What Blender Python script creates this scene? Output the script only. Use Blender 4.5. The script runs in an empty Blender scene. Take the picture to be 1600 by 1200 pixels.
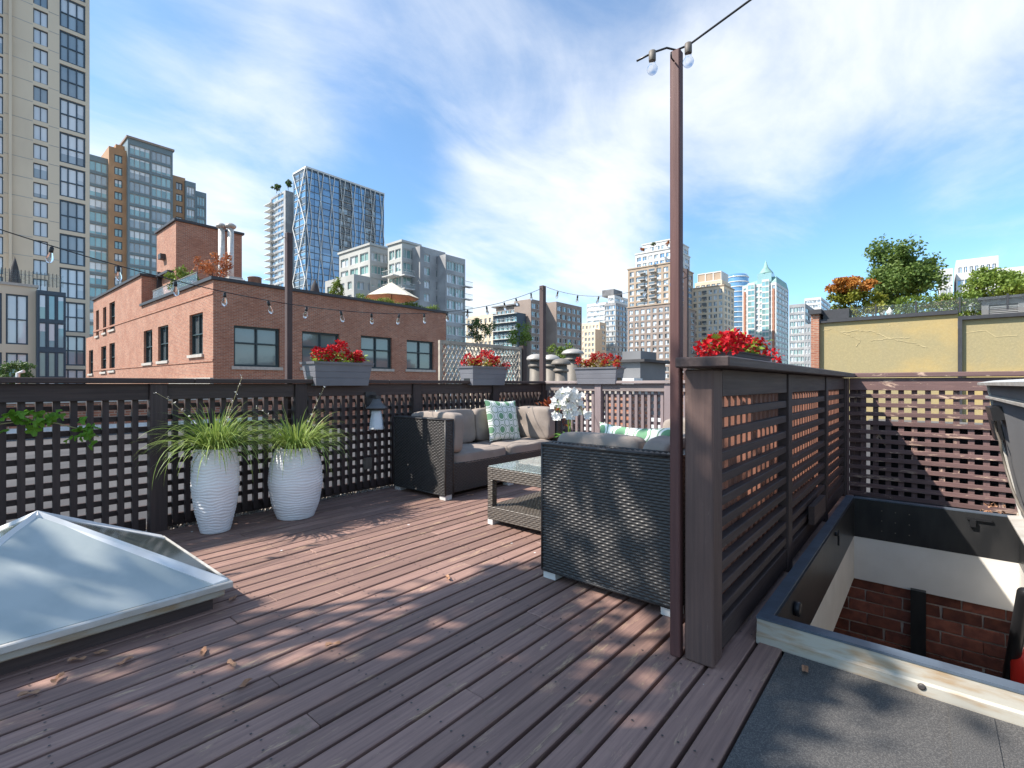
import bpy, bmesh, math, random
from mathutils import Vector, Matrix, Euler
R = random.Random(7)
PI = math.pi
scene = bpy.context.scene
col = scene.collection

# ------------------------------------------------------------------ camera, sky, sun, exposure
EYE = 1.08
FPX = 766.0                                   # focal length in pixels of the 1600 px wide photograph
YAW = math.atan2(652.0, FPX)                  # deck boards run along +X, 40 degrees right of the view
cam_d = bpy.data.cameras.new('camera'); cam = bpy.data.objects.new('camera', cam_d); col.objects.link(cam)
cam.location = (0, 0, EYE); cam.rotation_euler = (PI / 2, 0, YAW - PI / 2)
cam_d.sensor_width = 36.0; cam_d.lens = FPX / 1600 * 36; cam_d.clip_start = 0.02; cam_d.clip_end = 5000
scene.camera = cam

SUN_TO = Vector((-0.786, 0.618, 1.05)).normalized()
elev = math.asin(SUN_TO.z)
sun_d = bpy.data.lights.new('sun', 'SUN'); sun = bpy.data.objects.new('sun', sun_d); col.objects.link(sun)
sun_d.energy = 5.0; sun_d.angle = math.radians(0.55); sun_d.color = (1.0, 0.93, 0.84)
sun.rotation_euler = (-SUN_TO).to_track_quat('-Z', 'Y').to_euler(); sun.location = (-8, 6, 12)

world = bpy.data.worlds.new('World'); scene.world = world; world.use_nodes = True
wt = world.node_tree; wn = wt.nodes; wl = wt.links
for n in list(wn): wn.remove(n)
def WN(t, **k):
    n = wn.new(t)
    for a, b in k.items(): setattr(n, a, b)
    return n
def wmath(op, a, b=None, c=None):
    n = WN('ShaderNodeMath', operation=op)
    for i, v in enumerate((a, b, c)):
        if v is None: continue
        if isinstance(v, (int, float)): n.inputs[i].default_value = v
        else: wl.new(v, n.inputs[i])
    return n.outputs[0]
sky = WN('ShaderNodeTexSky', sky_type='NISHITA'); sky.sun_disc = False
sky.sun_elevation = elev; sky.sun_rotation = math.atan2(SUN_TO.x, SUN_TO.y)
sky.air_density = 1.0; sky.dust_density = 0.6; sky.ozone_density = 2.0; sky.altitude = 50
tc = WN('ShaderNodeTexCoord'); sp = WN('ShaderNodeSeparateXYZ'); wl.new(tc.outputs['Generated'], sp.inputs[0])
zc = wmath('ADD', wmath('MAXIMUM', sp.outputs[2], 0.0), 0.16)          # clouds lie on a high flat layer
cu = wmath('DIVIDE', sp.outputs[0], zc); cv = wmath('DIVIDE', sp.outputs[1], zc)
cb = WN('ShaderNodeCombineXYZ'); wl.new(cu, cb.inputs[0]); wl.new(cv, cb.inputs[1])
def wnoise(scale, detail, rough, dist, off, rot, sx, sy):
    m = WN('ShaderNodeMapping'); wl.new(cb.outputs[0], m.inputs[0])
    m.inputs['Location'].default_value = off; m.inputs['Rotation'].default_value = (0, 0, rot); m.inputs['Scale'].default_value = (sx, sy, 1)
    n = WN('ShaderNodeTexNoise'); wl.new(m.outputs[0], n.inputs['Vector'])
    n.inputs['Scale'].default_value = scale; n.inputs['Detail'].default_value = detail
    n.inputs['Roughness'].default_value = rough; n.inputs['Distortion'].default_value = dist
    return n.outputs[0]
n1 = wnoise(0.62, 9, 0.56, 0.35, (3.1, 1.3, 0), 0.5, 0.75, 1.25)
n2 = wnoise(2.0, 9, 0.60, 0.5, (0.4, 5.2, 0), 0.9, 0.75, 1.3)
cl = wmath('ADD', wmath('MULTIPLY', n1, 0.66), wmath('MULTIPLY', n2, 0.34))
def bank(px, py, width, amount):
    """a bank of cloud (or a clear gap) in one direction of the sky"""
    t_ = px - 800.0; v = Vector((math.cos(YAW) * FPX + math.sin(YAW) * t_, math.sin(YAW) * FPX - math.cos(YAW) * t_, 600.0 - py)).normalized()
    d = WN('ShaderNodeVectorMath', operation='DOT_PRODUCT'); wl.new(tc.outputs['Generated'], d.inputs[0]); d.inputs[1].default_value = v
    r = WN('ShaderNodeMapRange', interpolation_type='SMOOTHSTEP'); wl.new(d.outputs['Value'], r.inputs[0])
    r.inputs[1].default_value = math.cos(math.radians(width)); r.inputs[2].default_value = 1.0; r.inputs[4].default_value = amount
    return r.outputs[0]
for b_ in ((330, 220, 15, .11), (520, 120, 9, .06), (1330, 150, 22, .13), (1050, 170, 12, .04), (830, 380, 17, .10), (640, 470, 12, .07), (980, 440, 10, .06), (1150, 470, 12, .04),
           (560, 270, 13, -.13), (860, 150, 11, -.05), (1180, 330, 16, -.12), (1480, 360, 16, -.09), (230, 90, 12, -.10), (600, 70, 14, -.04)):
    cl = wmath('ADD', cl, bank(*b_))
mr = WN('ShaderNodeMapRange', interpolation_type='SMOOTHSTEP'); wl.new(cl, mr.inputs[0])
mr.inputs[1].default_value = 0.40; mr.inputs[2].default_value = 0.74; mr.inputs[3].default_value = 0.06; mr.inputs[4].default_value = 0.90
mx = WN('ShaderNodeMix', data_type='RGBA'); wl.new(mr.outputs[0], mx.inputs[0])
tint = WN('ShaderNodeMix', data_type='RGBA', blend_type='MULTIPLY'); tint.inputs[0].default_value = 1.0
wl.new(sky.outputs[0], tint.inputs[6]); tint.inputs[7].default_value = (0.70, 1.0, 1.14, 1)
wl.new(tint.outputs[2], mx.inputs[6]); mx.inputs[7].default_value = (5.3, 5.4, 5.5, 1)
bg = WN('ShaderNodeBackground'); wl.new(mx.outputs[2], bg.inputs[0]); bg.inputs[1].default_value = 0.135
wo = WN('ShaderNodeOutputWorld'); wl.new(bg.outputs[0], wo.inputs[0])
scene.view_settings.view_transform = 'Standard'; scene.view_settings.look = 'None'
scene.view_settings.exposure = 0.74; scene.view_settings.gamma = 1.0
try: scene.view_settings.use_curve_mapping = False
except Exception: pass

# ------------------------------------------------------------------ photograph pixel -> place helpers
FX, FY, RX, RY = math.cos(YAW), math.sin(YAW), math.sin(YAW), -math.cos(YAW)
def ray(x): t = x - 800.0; return (FX * FPX + RX * t, FY * FPX + RY * t)
def Xat(x, Y): r = ray(x); return Y * r[0] / r[1]
def Yat(x, X): r = ray(x); return X * r[1] / r[0]
def ZatY(x, y, Y): return EYE + (600.0 - y) * Y / ray(x)[1]
def ZatX(x, y, X): return EYE + (600.0 - y) * X / ray(x)[0]
def at(x, y, d): r = ray(x); s = d / FPX; return Vector((r[0] * s, r[1] * s, EYE + (600.0 - y) * s))

# ------------------------------------------------------------------ materials
def new_mat(name):
    m = bpy.data.materials.new(name); m.use_nodes = True
    nt = m.node_tree; b = nt.nodes['Principled BSDF']; return m, nt, b
def _n(nt, t, **k):
    n = nt.nodes.new(t)
    for a, b in k.items(): setattr(n, a, b)
    return n
def mth(nt, op, a, b=None, c=None):
    n = _n(nt, 'ShaderNodeMath', operation=op)
    for i, v in enumerate((a, b, c)):
        if v is None: continue
        if isinstance(v, (int, float)): n.inputs[i].default_value = v
        else: nt.links.new(v, n.inputs[i])
    return n.outputs[0]
def rgba(c): return (c[0], c[1], c[2], 1.0)
def noise(nt, scale, detail=5, rough=0.55, stretch=(1, 1, 1), coord='Object', dist=0.0):
    t = _n(nt, 'ShaderNodeTexCoord'); m = _n(nt, 'ShaderNodeMapping'); nt.links.new(t.outputs[coord], m.inputs[0])
    m.inputs['Scale'].default_value = stretch
    oi = _n(nt, 'ShaderNodeObjectInfo'); sc = _n(nt, 'ShaderNodeVectorMath', operation='SCALE')
    cmb = _n(nt, 'ShaderNodeCombineXYZ')
    for i in range(3): nt.links.new(oi.outputs['Random'], cmb.inputs[i])
    nt.links.new(cmb.outputs[0], sc.inputs[0]); sc.inputs['Scale'].default_value = 37.0
    nt.links.new(sc.outputs[0], m.inputs['Location'])
    n = _n(nt, 'ShaderNodeTexNoise'); nt.links.new(m.outputs[0], n.inputs['Vector'])
    n.inputs['Scale'].default_value = scale; n.inputs['Detail'].default_value = detail; n.inputs['Roughness'].default_value = rough
    n.inputs['Distortion'].default_value = dist
    return n.outputs[0]
def ramp(nt, f, lo, hi):
    r = _n(nt, 'ShaderNodeMapRange', interpolation_type='SMOOTHSTEP'); nt.links.new(f, r.inputs[0])
    r.inputs[1].default_value = lo; r.inputs[2].default_value = hi; return r.outputs[0]
def mixc(nt, f, a, b, blend='MIX'):
    n = _n(nt, 'ShaderNodeMix', data_type='RGBA', blend_type=blend)
    for i, v in ((0, f), (6, a), (7, b)):
        if isinstance(v, (int, float)): n.inputs[i].default_value = v
        elif isinstance(v, tuple): n.inputs[i].default_value = rgba(v)
        else: nt.links.new(v, n.inputs[i])
    return n.outputs[2]
def bump(nt, b, h, strength, dist=0.01):
    n = _n(nt, 'ShaderNodeBump'); n.inputs['Strength'].default_value = strength; n.inputs['Distance'].default_value = dist
    nt.links.new(h, n.inputs['Height']); nt.links.new(n.outputs[0], b.inputs['Normal'])
def objvar(nt, c, amt):
    """vary brightness a little from object to object"""
    oi = _n(nt, 'ShaderNodeObjectInfo')
    v = mth(nt, 'ADD', mth(nt, 'MULTIPLY', oi.outputs['Random'], 2 * amt), 1 - amt)
    cm = _n(nt, 'ShaderNodeCombineXYZ')
    for i in range(3): nt.links.new(v, cm.inputs[i])
    return mixc(nt, 1.0, c, cm.outputs[0], 'MULTIPLY')
def simple(name, c, rough=0.6, c2=None, scale=6.0, stretch=(1, 1, 1), bmp=0.0, metal=0.0, var=0.0, spec=0.5, trans=0.0, ior=1.45, lo=0.35, hi=0.65, bd=0.01):
    m, nt, b = new_mat(name)
    b.inputs['Roughness'].default_value = rough; b.inputs['Metallic'].default_value = metal
    b.inputs['Specular IOR Level'].default_value = spec; b.inputs['Transmission Weight'].default_value = trans; b.inputs['IOR'].default_value = ior
    c2 = c2 or tuple(x * 0.82 for x in c)
    n = noise(nt, scale, stretch=stretch)
    o = mixc(nt, ramp(nt, n, lo, hi), c, c2)
    if var: o = objvar(nt, o, var)
    nt.links.new(o, b.inputs['Base Color'])
    if bmp: bump(nt, b, n, bmp, bd)
    return m
def painted_wood(name, paint, paint2, bare, axis, wear=(0.62, 0.72), var=0.14, rough=0.62):
    m, nt, b = new_mat(name)
    st = [22, 22, 22]; st[axis] = 0.9
    grain = noise(nt, 3.0, 7, 0.62, tuple(st))
    blot = noise(nt, 1.7, 6, 0.6)
    st2 = [9, 9, 9]; st2[axis] = 1.9
    wn_ = noise(nt, 2.2, 9, 0.74, tuple(st2), dist=0.4)
    c = mixc(nt, ramp(nt, grain, 0.3, 0.7), paint, paint2)
    c = mixc(nt, mth(nt, 'MULTIPLY', ramp(nt, blot, 0.4, 0.75), 0.5), c, tuple(x * 0.6 for x in paint))
    w = mth(nt, 'MULTIPLY', ramp(nt, wn_, *wear), mth(nt, 'ADD', ramp(nt, grain, 0.35, 0.6), 0.15))
    c = mixc(nt, w, c, bare)
    if axis == 0 and name.startswith('deck'):                 # paint drips and droppings
        t_ = _n(nt, 'ShaderNodeTexCoord'); vo = _n(nt, 'ShaderNodeTexVoronoi'); nt.links.new(t_.outputs['Object'], vo.inputs['Vector']); vo.inputs['Scale'].default_value = 5.5
        sz = _n(nt, 'ShaderNodeSeparateColor'); nt.links.new(vo.outputs['Color'], sz.inputs[0])
        c = mixc(nt, mth(nt, 'MULTIPLY', mth(nt, 'LESS_THAN', vo.outputs['Distance'], mth(nt, 'MULTIPLY', sz.outputs[1], 0.075)), mth(nt, 'GREATER_THAN', sz.outputs[0], 0.62)), c, (0.62, 0.60, 0.58))
        mo = noise(nt, 5.5, 6, 0.7); c = mixc(nt, mth(nt, 'MULTIPLY', ramp(nt, mo, 0.60, 0.74), 0.6), c, (0.13, 0.105, 0.062))
    c = objvar(nt, c, var)
    nt.links.new(c, b.inputs['Base Color'])
    nt.links.new(mth(nt, 'ADD', mth(nt, 'MULTIPLY', grain, 0.25), rough - 0.12), b.inputs['Roughness'])
    b.inputs['Specular IOR Level'].default_value = 0.4
    bump(nt, b, mth(nt, 'ADD', grain, mth(nt, 'MULTIPLY', w, -0.4)), 0.45, 0.004)
    return m
def brick_mat(name, c1, c2, mortar, bw=0.24, bh=0.075, scale=1.0, patch=None):
    m, nt, b = new_mat(name)
    t = _n(nt, 'ShaderNodeTexCoord'); s = _n(nt, 'ShaderNodeSeparateXYZ'); nt.links.new(t.outputs['Object'], s.inputs[0])
    cm = _n(nt, 'ShaderNodeCombineXYZ'); nt.links.new(mth(nt, 'ADD', s.outputs[0], s.outputs[1]), cm.inputs[0]); nt.links.new(s.outputs[2], cm.inputs[1])
    br = _n(nt, 'ShaderNodeTexBrick'); nt.links.new(cm.outputs[0], br.inputs['Vector'])
    br.inputs['Color1'].default_value = rgba(c1); br.inputs['Color2'].default_value = rgba(c2); br.inputs['Mortar'].default_value = rgba(mortar)
    br.inputs['Scale'].default_value = scale; br.inputs['Mortar Size'].default_value = 0.012; br.inputs['Brick Width'].default_value = bw; br.inputs['Row Height'].default_value = bh
    br.inputs['Bias'].default_value = -0.1
    n = noise(nt, 0.9, 6); n2 = noise(nt, 4.0, 6, 0.75, stretch=(1, 1, 3.2))
    o = mixc(nt, mth(nt, 'MULTIPLY', ramp(nt, n, 0.35, 0.7), 0.45), br.outputs['Color'], tuple(x * 0.62 for x in c1))
    o = mixc(nt, mth(nt, 'MULTIPLY', ramp(nt, n2, 0.52, 0.68), 0.5), o, patch or tuple(min(1, x * 1.7) for x in c1))
    nt.links.new(o, b.inputs['Base Color']); b.inputs['Roughness'].default_value = 0.9
    bump(nt, b, br.outputs['Fac'], -0.4, 0.01)
    return m
def leaf_mat(name, c, c2, tr=0.25, scale=1.5):
    m, nt, b = new_mat(name)
    g = _n(nt, 'ShaderNodeNewGeometry')
    n = noise(nt, scale, 3)
    f = mth(nt, 'ADD', mth(nt, 'MULTIPLY', g.outputs['Random Per Island'], 0.7), mth(nt, 'MULTIPLY', n, 0.35))
    o = mixc(nt, f, c, c2); nt.links.new(o, b.inputs['Base Color'])
    b.inputs['Roughness'].default_value = 0.5; b.inputs['Specular IOR Level'].default_value = 0.35
    tl = _n(nt, 'ShaderNodeBsdfTranslucent'); nt.links.new(o, tl.inputs[0])
    ms = _n(nt, 'ShaderNodeMixShader'); ms.inputs[0].default_value = tr
    nt.links.new(b.outputs[0], ms.inputs[1]); nt.links.new(tl.outputs[0], ms.inputs[2])
    nt.links.new(ms.outputs[0], nt.nodes['Material Output'].inputs['Surface'])
    return m
def glass_pane(name, c, c2=None, rough=0.06, metal=0.0, var=0.3):
    """window glass seen from outside: reflected sky and blinds put into the pane colour"""
    m, nt, b = new_mat(name)
    c2 = c2 or tuple(x * 0.45 for x in c)
    g = _n(nt, 'ShaderNodeNewGeometry'); n = noise(nt, 0.7, 3)
    f = mth(nt, 'ADD', mth(nt, 'MULTIPLY', g.outputs['Random Per Island'], 0.75), mth(nt, 'MULTIPLY', n, 0.25))
    nt.links.new(mixc(nt, f, c2, c), b.inputs['Base Color'])  # light tone in the colour stands in for sky reflection and blinds
    b.inputs['Roughness'].default_value = rough; b.inputs['Metallic'].default_value = metal
    b.inputs['Specular IOR Level'].default_value = 0.9; b.inputs['Coat Weight'].default_value = 0.6; b.inputs['Coat Roughness'].default_value = 0.03
    return m

MT = {}
MT['deck'] = painted_wood('deck_paint', (0.315, 0.192, 0.152), (0.205, 0.124, 0.104), (0.48, 0.33, 0.21), 0, wear=(0.555, 0.69), var=0.20)
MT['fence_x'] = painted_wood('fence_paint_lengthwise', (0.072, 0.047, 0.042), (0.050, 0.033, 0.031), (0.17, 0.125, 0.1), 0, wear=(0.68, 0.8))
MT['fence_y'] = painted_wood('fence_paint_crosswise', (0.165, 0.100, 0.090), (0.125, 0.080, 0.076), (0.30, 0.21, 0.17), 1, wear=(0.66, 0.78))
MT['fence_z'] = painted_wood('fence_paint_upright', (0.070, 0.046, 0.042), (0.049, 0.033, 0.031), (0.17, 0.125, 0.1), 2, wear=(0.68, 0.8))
MT['far_z'] = painted_wood('lit_paint_upright', (0.27, 0.215, 0.215), (0.21, 0.168, 0.172), (0.28, 0.23, 0.2), 2, wear=(0.66, 0.8))  # sunlit look of the far fence is lightened into the paint colour
MT['far_y'] = painted_wood('lit_paint_crosswise', (0.29, 0.235, 0.22), (0.22, 0.18, 0.175), (0.3, 0.25, 0.21), 1, wear=(0.62, 0.76))  # crosswise pieces lightened for the sun in the same way
MT['cedar'] = painted_wood('red_stained_slat', (0.27, 0.118, 0.078), (0.20, 0.088, 0.06), (0.34, 0.2, 0.14), 2, wear=(0.7, 0.8))
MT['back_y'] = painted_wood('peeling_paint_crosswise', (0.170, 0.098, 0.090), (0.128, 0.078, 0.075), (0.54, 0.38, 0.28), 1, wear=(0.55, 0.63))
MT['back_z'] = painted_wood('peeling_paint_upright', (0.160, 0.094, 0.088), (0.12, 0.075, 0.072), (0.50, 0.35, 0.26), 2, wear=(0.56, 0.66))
MT['post_pale'] = painted_wood('weathered_post', (0.122, 0.073, 0.060), (0.086, 0.053, 0.046), (0.22, 0.16, 0.13), 2, wear=(0.60, 0.75))
MT['pole_red'] = painted_wood('red_brown_pole', (0.105, 0.045, 0.040), (0.075, 0.032, 0.03), (0.16, 0.085, 0.07), 2, wear=(0.66, 0.8))
MT['pole_dark'] = painted_wood('dark_pole', (0.09, 0.055, 0.05), (0.065, 0.042, 0.04), (0.16, 0.1, 0.08), 2)
MT['felt'] = simple('mineral_felt', (0.066, 0.064, 0.063), 0.95, (0.155, 0.147, 0.138), 260, bmp=0.6, lo=0.4, hi=0.7)
MT['dark'] = simple('dark_underlay', (0.012, 0.011, 0.011), 0.95)
MT['roof'] = simple('grey_roof_membrane', (0.085, 0.08, 0.08), 0.9, (0.055, 0.052, 0.053), 0.8, bmp=0.1)
MT['gravel'] = leaf_mat('pea_gravel', (0.42, 0.36, 0.30), (0.20, 0.17, 0.15), 0.0)
MT['ground'] = simple('city_ground', (0.09, 0.09, 0.09), 0.95, (0.14, 0.13, 0.12), 0.02)
MT['alu'] = simple('weathered_aluminium', (0.62, 0.60, 0.56), 0.45, (0.50, 0.47, 0.42), 8, metal=0.25, bmp=0.05)
MT['curbpaint'] = simple('stained_curb', (0.42, 0.39, 0.33), 0.6, (0.33, 0.22, 0.12), 6, stretch=(1, 1, 5), bmp=0.15, lo=0.42, hi=0.75)
MT['curbtop'] = simple('blue_grey_metal', (0.11, 0.14, 0.18), 0.4, (0.08, 0.1, 0.13), 9, metal=0.2)
MT['liner'] = simple('black_steel', (0.020, 0.021, 0.023), 0.35, (0.035, 0.035, 0.036), 7, stretch=(1, 1, 0.3), metal=0.2)
MT['plaster'] = simple('white_plaster', (0.72, 0.69, 0.64), 0.85, (0.66, 0.63, 0.58), 3)
MT['mortar'] = simple('old_mortar', (0.50, 0.42, 0.36), 0.95, (0.40, 0.33, 0.28), 20, bmp=0.3)
MT['brickp'] = simple('old_brick', (0.26, 0.088, 0.056), 0.92, (0.16, 0.056, 0.04), 14, bmp=0.4, var=0.35)
MT['wicker'] = simple('black_wicker', (0.046, 0.041, 0.038), 0.40, (0.030, 0.028, 0.028), 60, spec=0.5)
MT['wickertab'] = simple('brown_wicker', (0.12, 0.10, 0.082), 0.45, (0.08, 0.068, 0.058), 60, spec=0.5)
MT['cush'] = simple('taupe_canvas', (0.30, 0.25, 0.215), 0.92, (0.262, 0.22, 0.19), 7, bmp=0.25, bd=0.02)
MT['white_foot'] = simple('silver_foot', (0.66, 0.64, 0.61), 0.4)
MT['tableglass'] = simple('table_glass', (0.80, 0.90, 0.87), 0.02, trans=0.75, spec=0.8, ior=1.5)
MT['vase'] = simple('white_glazed_vase', (0.84, 0.835, 0.835), 0.42, (0.79, 0.785, 0.79), 5, spec=0.4)
MT['soil'] = simple('potting_soil', (0.05, 0.035, 0.025), 1.0, scale=60, bmp=0.5)
MT['trough'] = simple('grey_plastic', (0.185, 0.185, 0.205), 0.5, (0.165, 0.165, 0.185), 4)
MT['black'] = simple('black_metal', (0.018, 0.018, 0.02), 0.35)
MT['bronze'] = simple('dark_bronze', (0.06, 0.052, 0.05), 0.5)
MT['frost'] = simple('frosted_shade', (0.68, 0.71, 0.72), 0.35, (0.62, 0.66, 0.68), 8)
MT['galv'] = simple('galvanised_steel', (0.20, 0.178, 0.15), 0.6, (0.14, 0.122, 0.105), 6, metal=0.2, stretch=(1, 1, 0.4))
MT['galvcap'] = simple('pale_vent_cap', (0.43, 0.40, 0.36), 0.45, metal=0.2)
MT['bulb'] = simple('clear_bulb', (0.95, 0.97, 1.0), 0.02, trans=1.0, ior=1.12)
MT['skyl_front'] = simple('lit_milky_glazing', (0.45, 0.485, 0.465), 0.06, (0.36, 0.405, 0.395), 3.5, spec=0.9)  # same glazing on all sides; the lit front is put into the colour
MT['skyl_side'] = simple('shaded_glazing', (0.13, 0.16, 0.155), 0.12, (0.10, 0.125, 0.12), 2.1, spec=1.0, trans=0.25)  # darker copy of that glazing for the sides away from the light
MT['grass'] = leaf_mat('sedge_blade', (0.12, 0.22, 0.035), (0.38, 0.46, 0.13), 0.3)
MT['vine'] = leaf_mat('vine_leaf', (0.09, 0.24, 0.02), (0.20, 0.38, 0.04), 0.4)
MT['twig'] = simple('pale_stalk', (0.34, 0.30, 0.15), 0.7)
MT['petalw'] = leaf_mat('white_petal', (0.85, 0.84, 0.80), (0.78, 0.77, 0.74), 0.25)
MT['petalr'] = leaf_mat('red_petal', (0.62, 0.010, 0.018), (0.40, 0.006, 0.012), 0.25)
MT['petald'] = leaf_mat('rusty_red_petal', (0.52, 0.022, 0.016), (0.26, 0.014, 0.012), 0.2)
MT['gerleaf'] = leaf_mat('geranium_leaf', (0.13, 0.25, 0.03), (0.34, 0.40, 0.06), 0.3)
MT['gerleaf2'] = leaf_mat('yellowing_leaf', (0.30, 0.28, 0.05), (0.45, 0.24, 0.07), 0.3)
MT['coleus'] = leaf_mat('coleus_leaf', (0.22, 0.020, 0.020), (0.36, 0.12, 0.03), 0.25)
MT['orchleaf'] = leaf_mat('orchid_leaf', (0.09, 0.28, 0.03), (0.20, 0.42, 0.06), 0.3)
MT['bark'] = simple('bark', (0.11, 0.085, 0.065), 0.95, (0.07, 0.055, 0.045), 14, stretch=(1, 1, 0.2), bmp=0.5)
MT['treeleaf'] = leaf_mat('tree_leaf', (0.045, 0.095, 0.022), (0.12, 0.19, 0.05), 0.3)
MT['treeleaf3'] = leaf_mat('pale_birch_leaf', (0.075, 0.14, 0.028), (0.20, 0.27, 0.07), 0.35)  # lighter green than the plain tree leaf
MT['treeleaf2'] = leaf_mat('light_tree_leaf', (0.10, 0.17, 0.025), (0.23, 0.30, 0.055), 0.3)
MT['maple'] = leaf_mat('orange_maple_leaf', (0.42, 0.12, 0.025), (0.50, 0.26, 0.05), 0.3)
MT['maplelow'] = leaf_mat('yellow_green_maple_leaf', (0.17, 0.21, 0.025), (0.34, 0.32, 0.05), 0.3)
MT['redshrub'] = leaf_mat('red_shrub_leaf', (0.36, 0.08, 0.03), (0.45, 0.20, 0.07), 0.25)
MT['dryleaf'] = simple('dry_leaf', (0.40, 0.22, 0.13), 0.8, (0.3, 0.15, 0.08), 30)
def stucco_mat():
    m, nt, b = new_mat('weathered_ochre_stucco')
    big = noise(nt, 0.33, 5, 0.6, (1, 0.7, 1.2)); mid = noise(nt, 1.3, 7, 0.7, (1, 1, 0.35)); fine = noise(nt, 14, 6, 0.7)
    o = mixc(nt, ramp(nt, big, 0.38, 0.60), (0.44, 0.315, 0.125), (0.32, 0.265, 0.14))
    o = mixc(nt, mth(nt, 'MULTIPLY', ramp(nt, mid, 0.42, 0.72), 0.55), o, (0.30, 0.255, 0.15))
    o = mixc(nt, mth(nt, 'MULTIPLY', ramp(nt, fine, 0.4, 0.75), 0.35), o, (0.48, 0.38, 0.2))
    nt.links.new(o, b.inputs['Base Color']); b.inputs['Roughness'].default_value = 0.93
    bump(nt, b, mth(nt, 'ADD', fine, mid), 0.35, 0.02); return m
MT['stucco'] = stucco_mat()
MT['stucco_plain'] = simple('ochre_stucco', (0.50, 0.355, 0.135), 0.92, (0.335, 0.285, 0.155), 0.42, stretch=(1, 0.6, 1.3), bmp=0.1)
MT['filler'] = simple('crack_filler', (0.55, 0.45, 0.25), 0.9)
MT['capdark'] = simple('dark_coping', (0.045, 0.045, 0.05), 0.55)
MT['brickA'] = brick_mat('red_brick', (0.40, 0.150, 0.085), (0.235, 0.078, 0.046), (0.38, 0.29, 0.22), patch=(0.62, 0.37, 0.25))
MT['brickB'] = brick_mat('orange_brick', (0.50, 0.20, 0.11), (0.38, 0.145, 0.085), (0.40, 0.31, 0.25))
MT['sill'] = simple('stone_sill', (0.48, 0.44, 0.39), 0.9)
MT['wframe'] = simple('dark_green_frame', (0.025, 0.045, 0.05), 0.5)
MT['wframe2'] = simple('slate_frame', (0.055, 0.085, 0.115), 0.5)
MT['whiteframe'] = simple('white_frame', (0.62, 0.63, 0.63), 0.5)
MT['pane'] = glass_pane('window_glass', (0.42, 0.53, 0.60), (0.08, 0.12, 0.15))
MT['paneL'] = glass_pane('pale_window_glass', (0.80, 0.83, 0.85), (0.42, 0.50, 0.56))
MT['paneD'] = glass_pane('dim_window_glass', (0.14, 0.16, 0.17), (0.04, 0.05, 0.055))
MT['paneT'] = glass_pane('teal_glass', (0.30, 0.55, 0.60), (0.10, 0.24, 0.30))
MT['paneG'] = glass_pane('green_glass', (0.34, 0.52, 0.49), (0.12, 0.25, 0.26))
MT['paneB'] = glass_pane('blue_glass', (0.19, 0.38, 0.58), (0.07, 0.19, 0.34), metal=0.25)
MT['conc'] = simple('beige_concrete', (0.72, 0.60, 0.45), 0.9, (0.63, 0.52, 0.39), 0.15, stretch=(1, 1, 0.4))
MT['concg'] = simple('grey_concrete', (0.42, 0.42, 0.415), 0.9, (0.28, 0.28, 0.285), 0.2)
MT['concd'] = simple('dark_grey_cladding', (0.22, 0.22, 0.225), 0.85, (0.13, 0.128, 0.13), 0.2)
MT['concw'] = simple('white_concrete', (0.66, 0.65, 0.62), 0.85, (0.58, 0.57, 0.55), 0.15)
MT['concp'] = simple('pale_grey_green_wall', (0.47, 0.475, 0.45), 0.85, (0.40, 0.405, 0.39), 0.15)
MT['tan'] = simple('tan_brick_wall', (0.44, 0.34, 0.25), 0.9, (0.37, 0.285, 0.21), 0.2)
MT['brown'] = simple('brown_brick_wall', (0.32, 0.255, 0.215), 0.9, (0.265, 0.21, 0.178), 0.2)
MT['orange'] = simple('orange_brick_wall', (0.46, 0.285, 0.17), 0.9, (0.38, 0.23, 0.135), 0.25)
MT['bluegrey'] = simple('blue_grey_spandrel', (0.19, 0.25, 0.28), 0.5)
MT['terra'] = simple('terracotta_panel', (0.42, 0.20, 0.13), 0.9)
MT['copper'] = simple('green_copper', (0.26, 0.43, 0.38), 0.6, (0.2, 0.35, 0.31), 0.5)
MT['railglass'] = simple('railing_glass', (0.93, 0.97, 0.97), 0.0, trans=0.97, spec=0.5, ior=1.12)
MT['canvas'] = simple('cream_canvas', (0.72, 0.64, 0.50), 0.9)
MT['canvasd'] = simple('dark_canvas', (0.06, 0.055, 0.055), 0.9)
MT['canvasb'] = simple('brown_canvas', (0.30, 0.19, 0.11), 0.9)
MT['trel'] = simple('weathered_trellis', (0.46, 0.40, 0.32), 0.9, (0.34, 0.29, 0.24), 9)
MT['redpaint'] = simple('red_enamel', (0.65, 0.03, 0.02), 0.3)
MT['white'] = simple('white_paint', (0.76, 0.76, 0.75), 0.6)
MT['yellow'] = simple('yellow_cloth', (0.66, 0.52, 0.12), 0.9)

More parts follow.
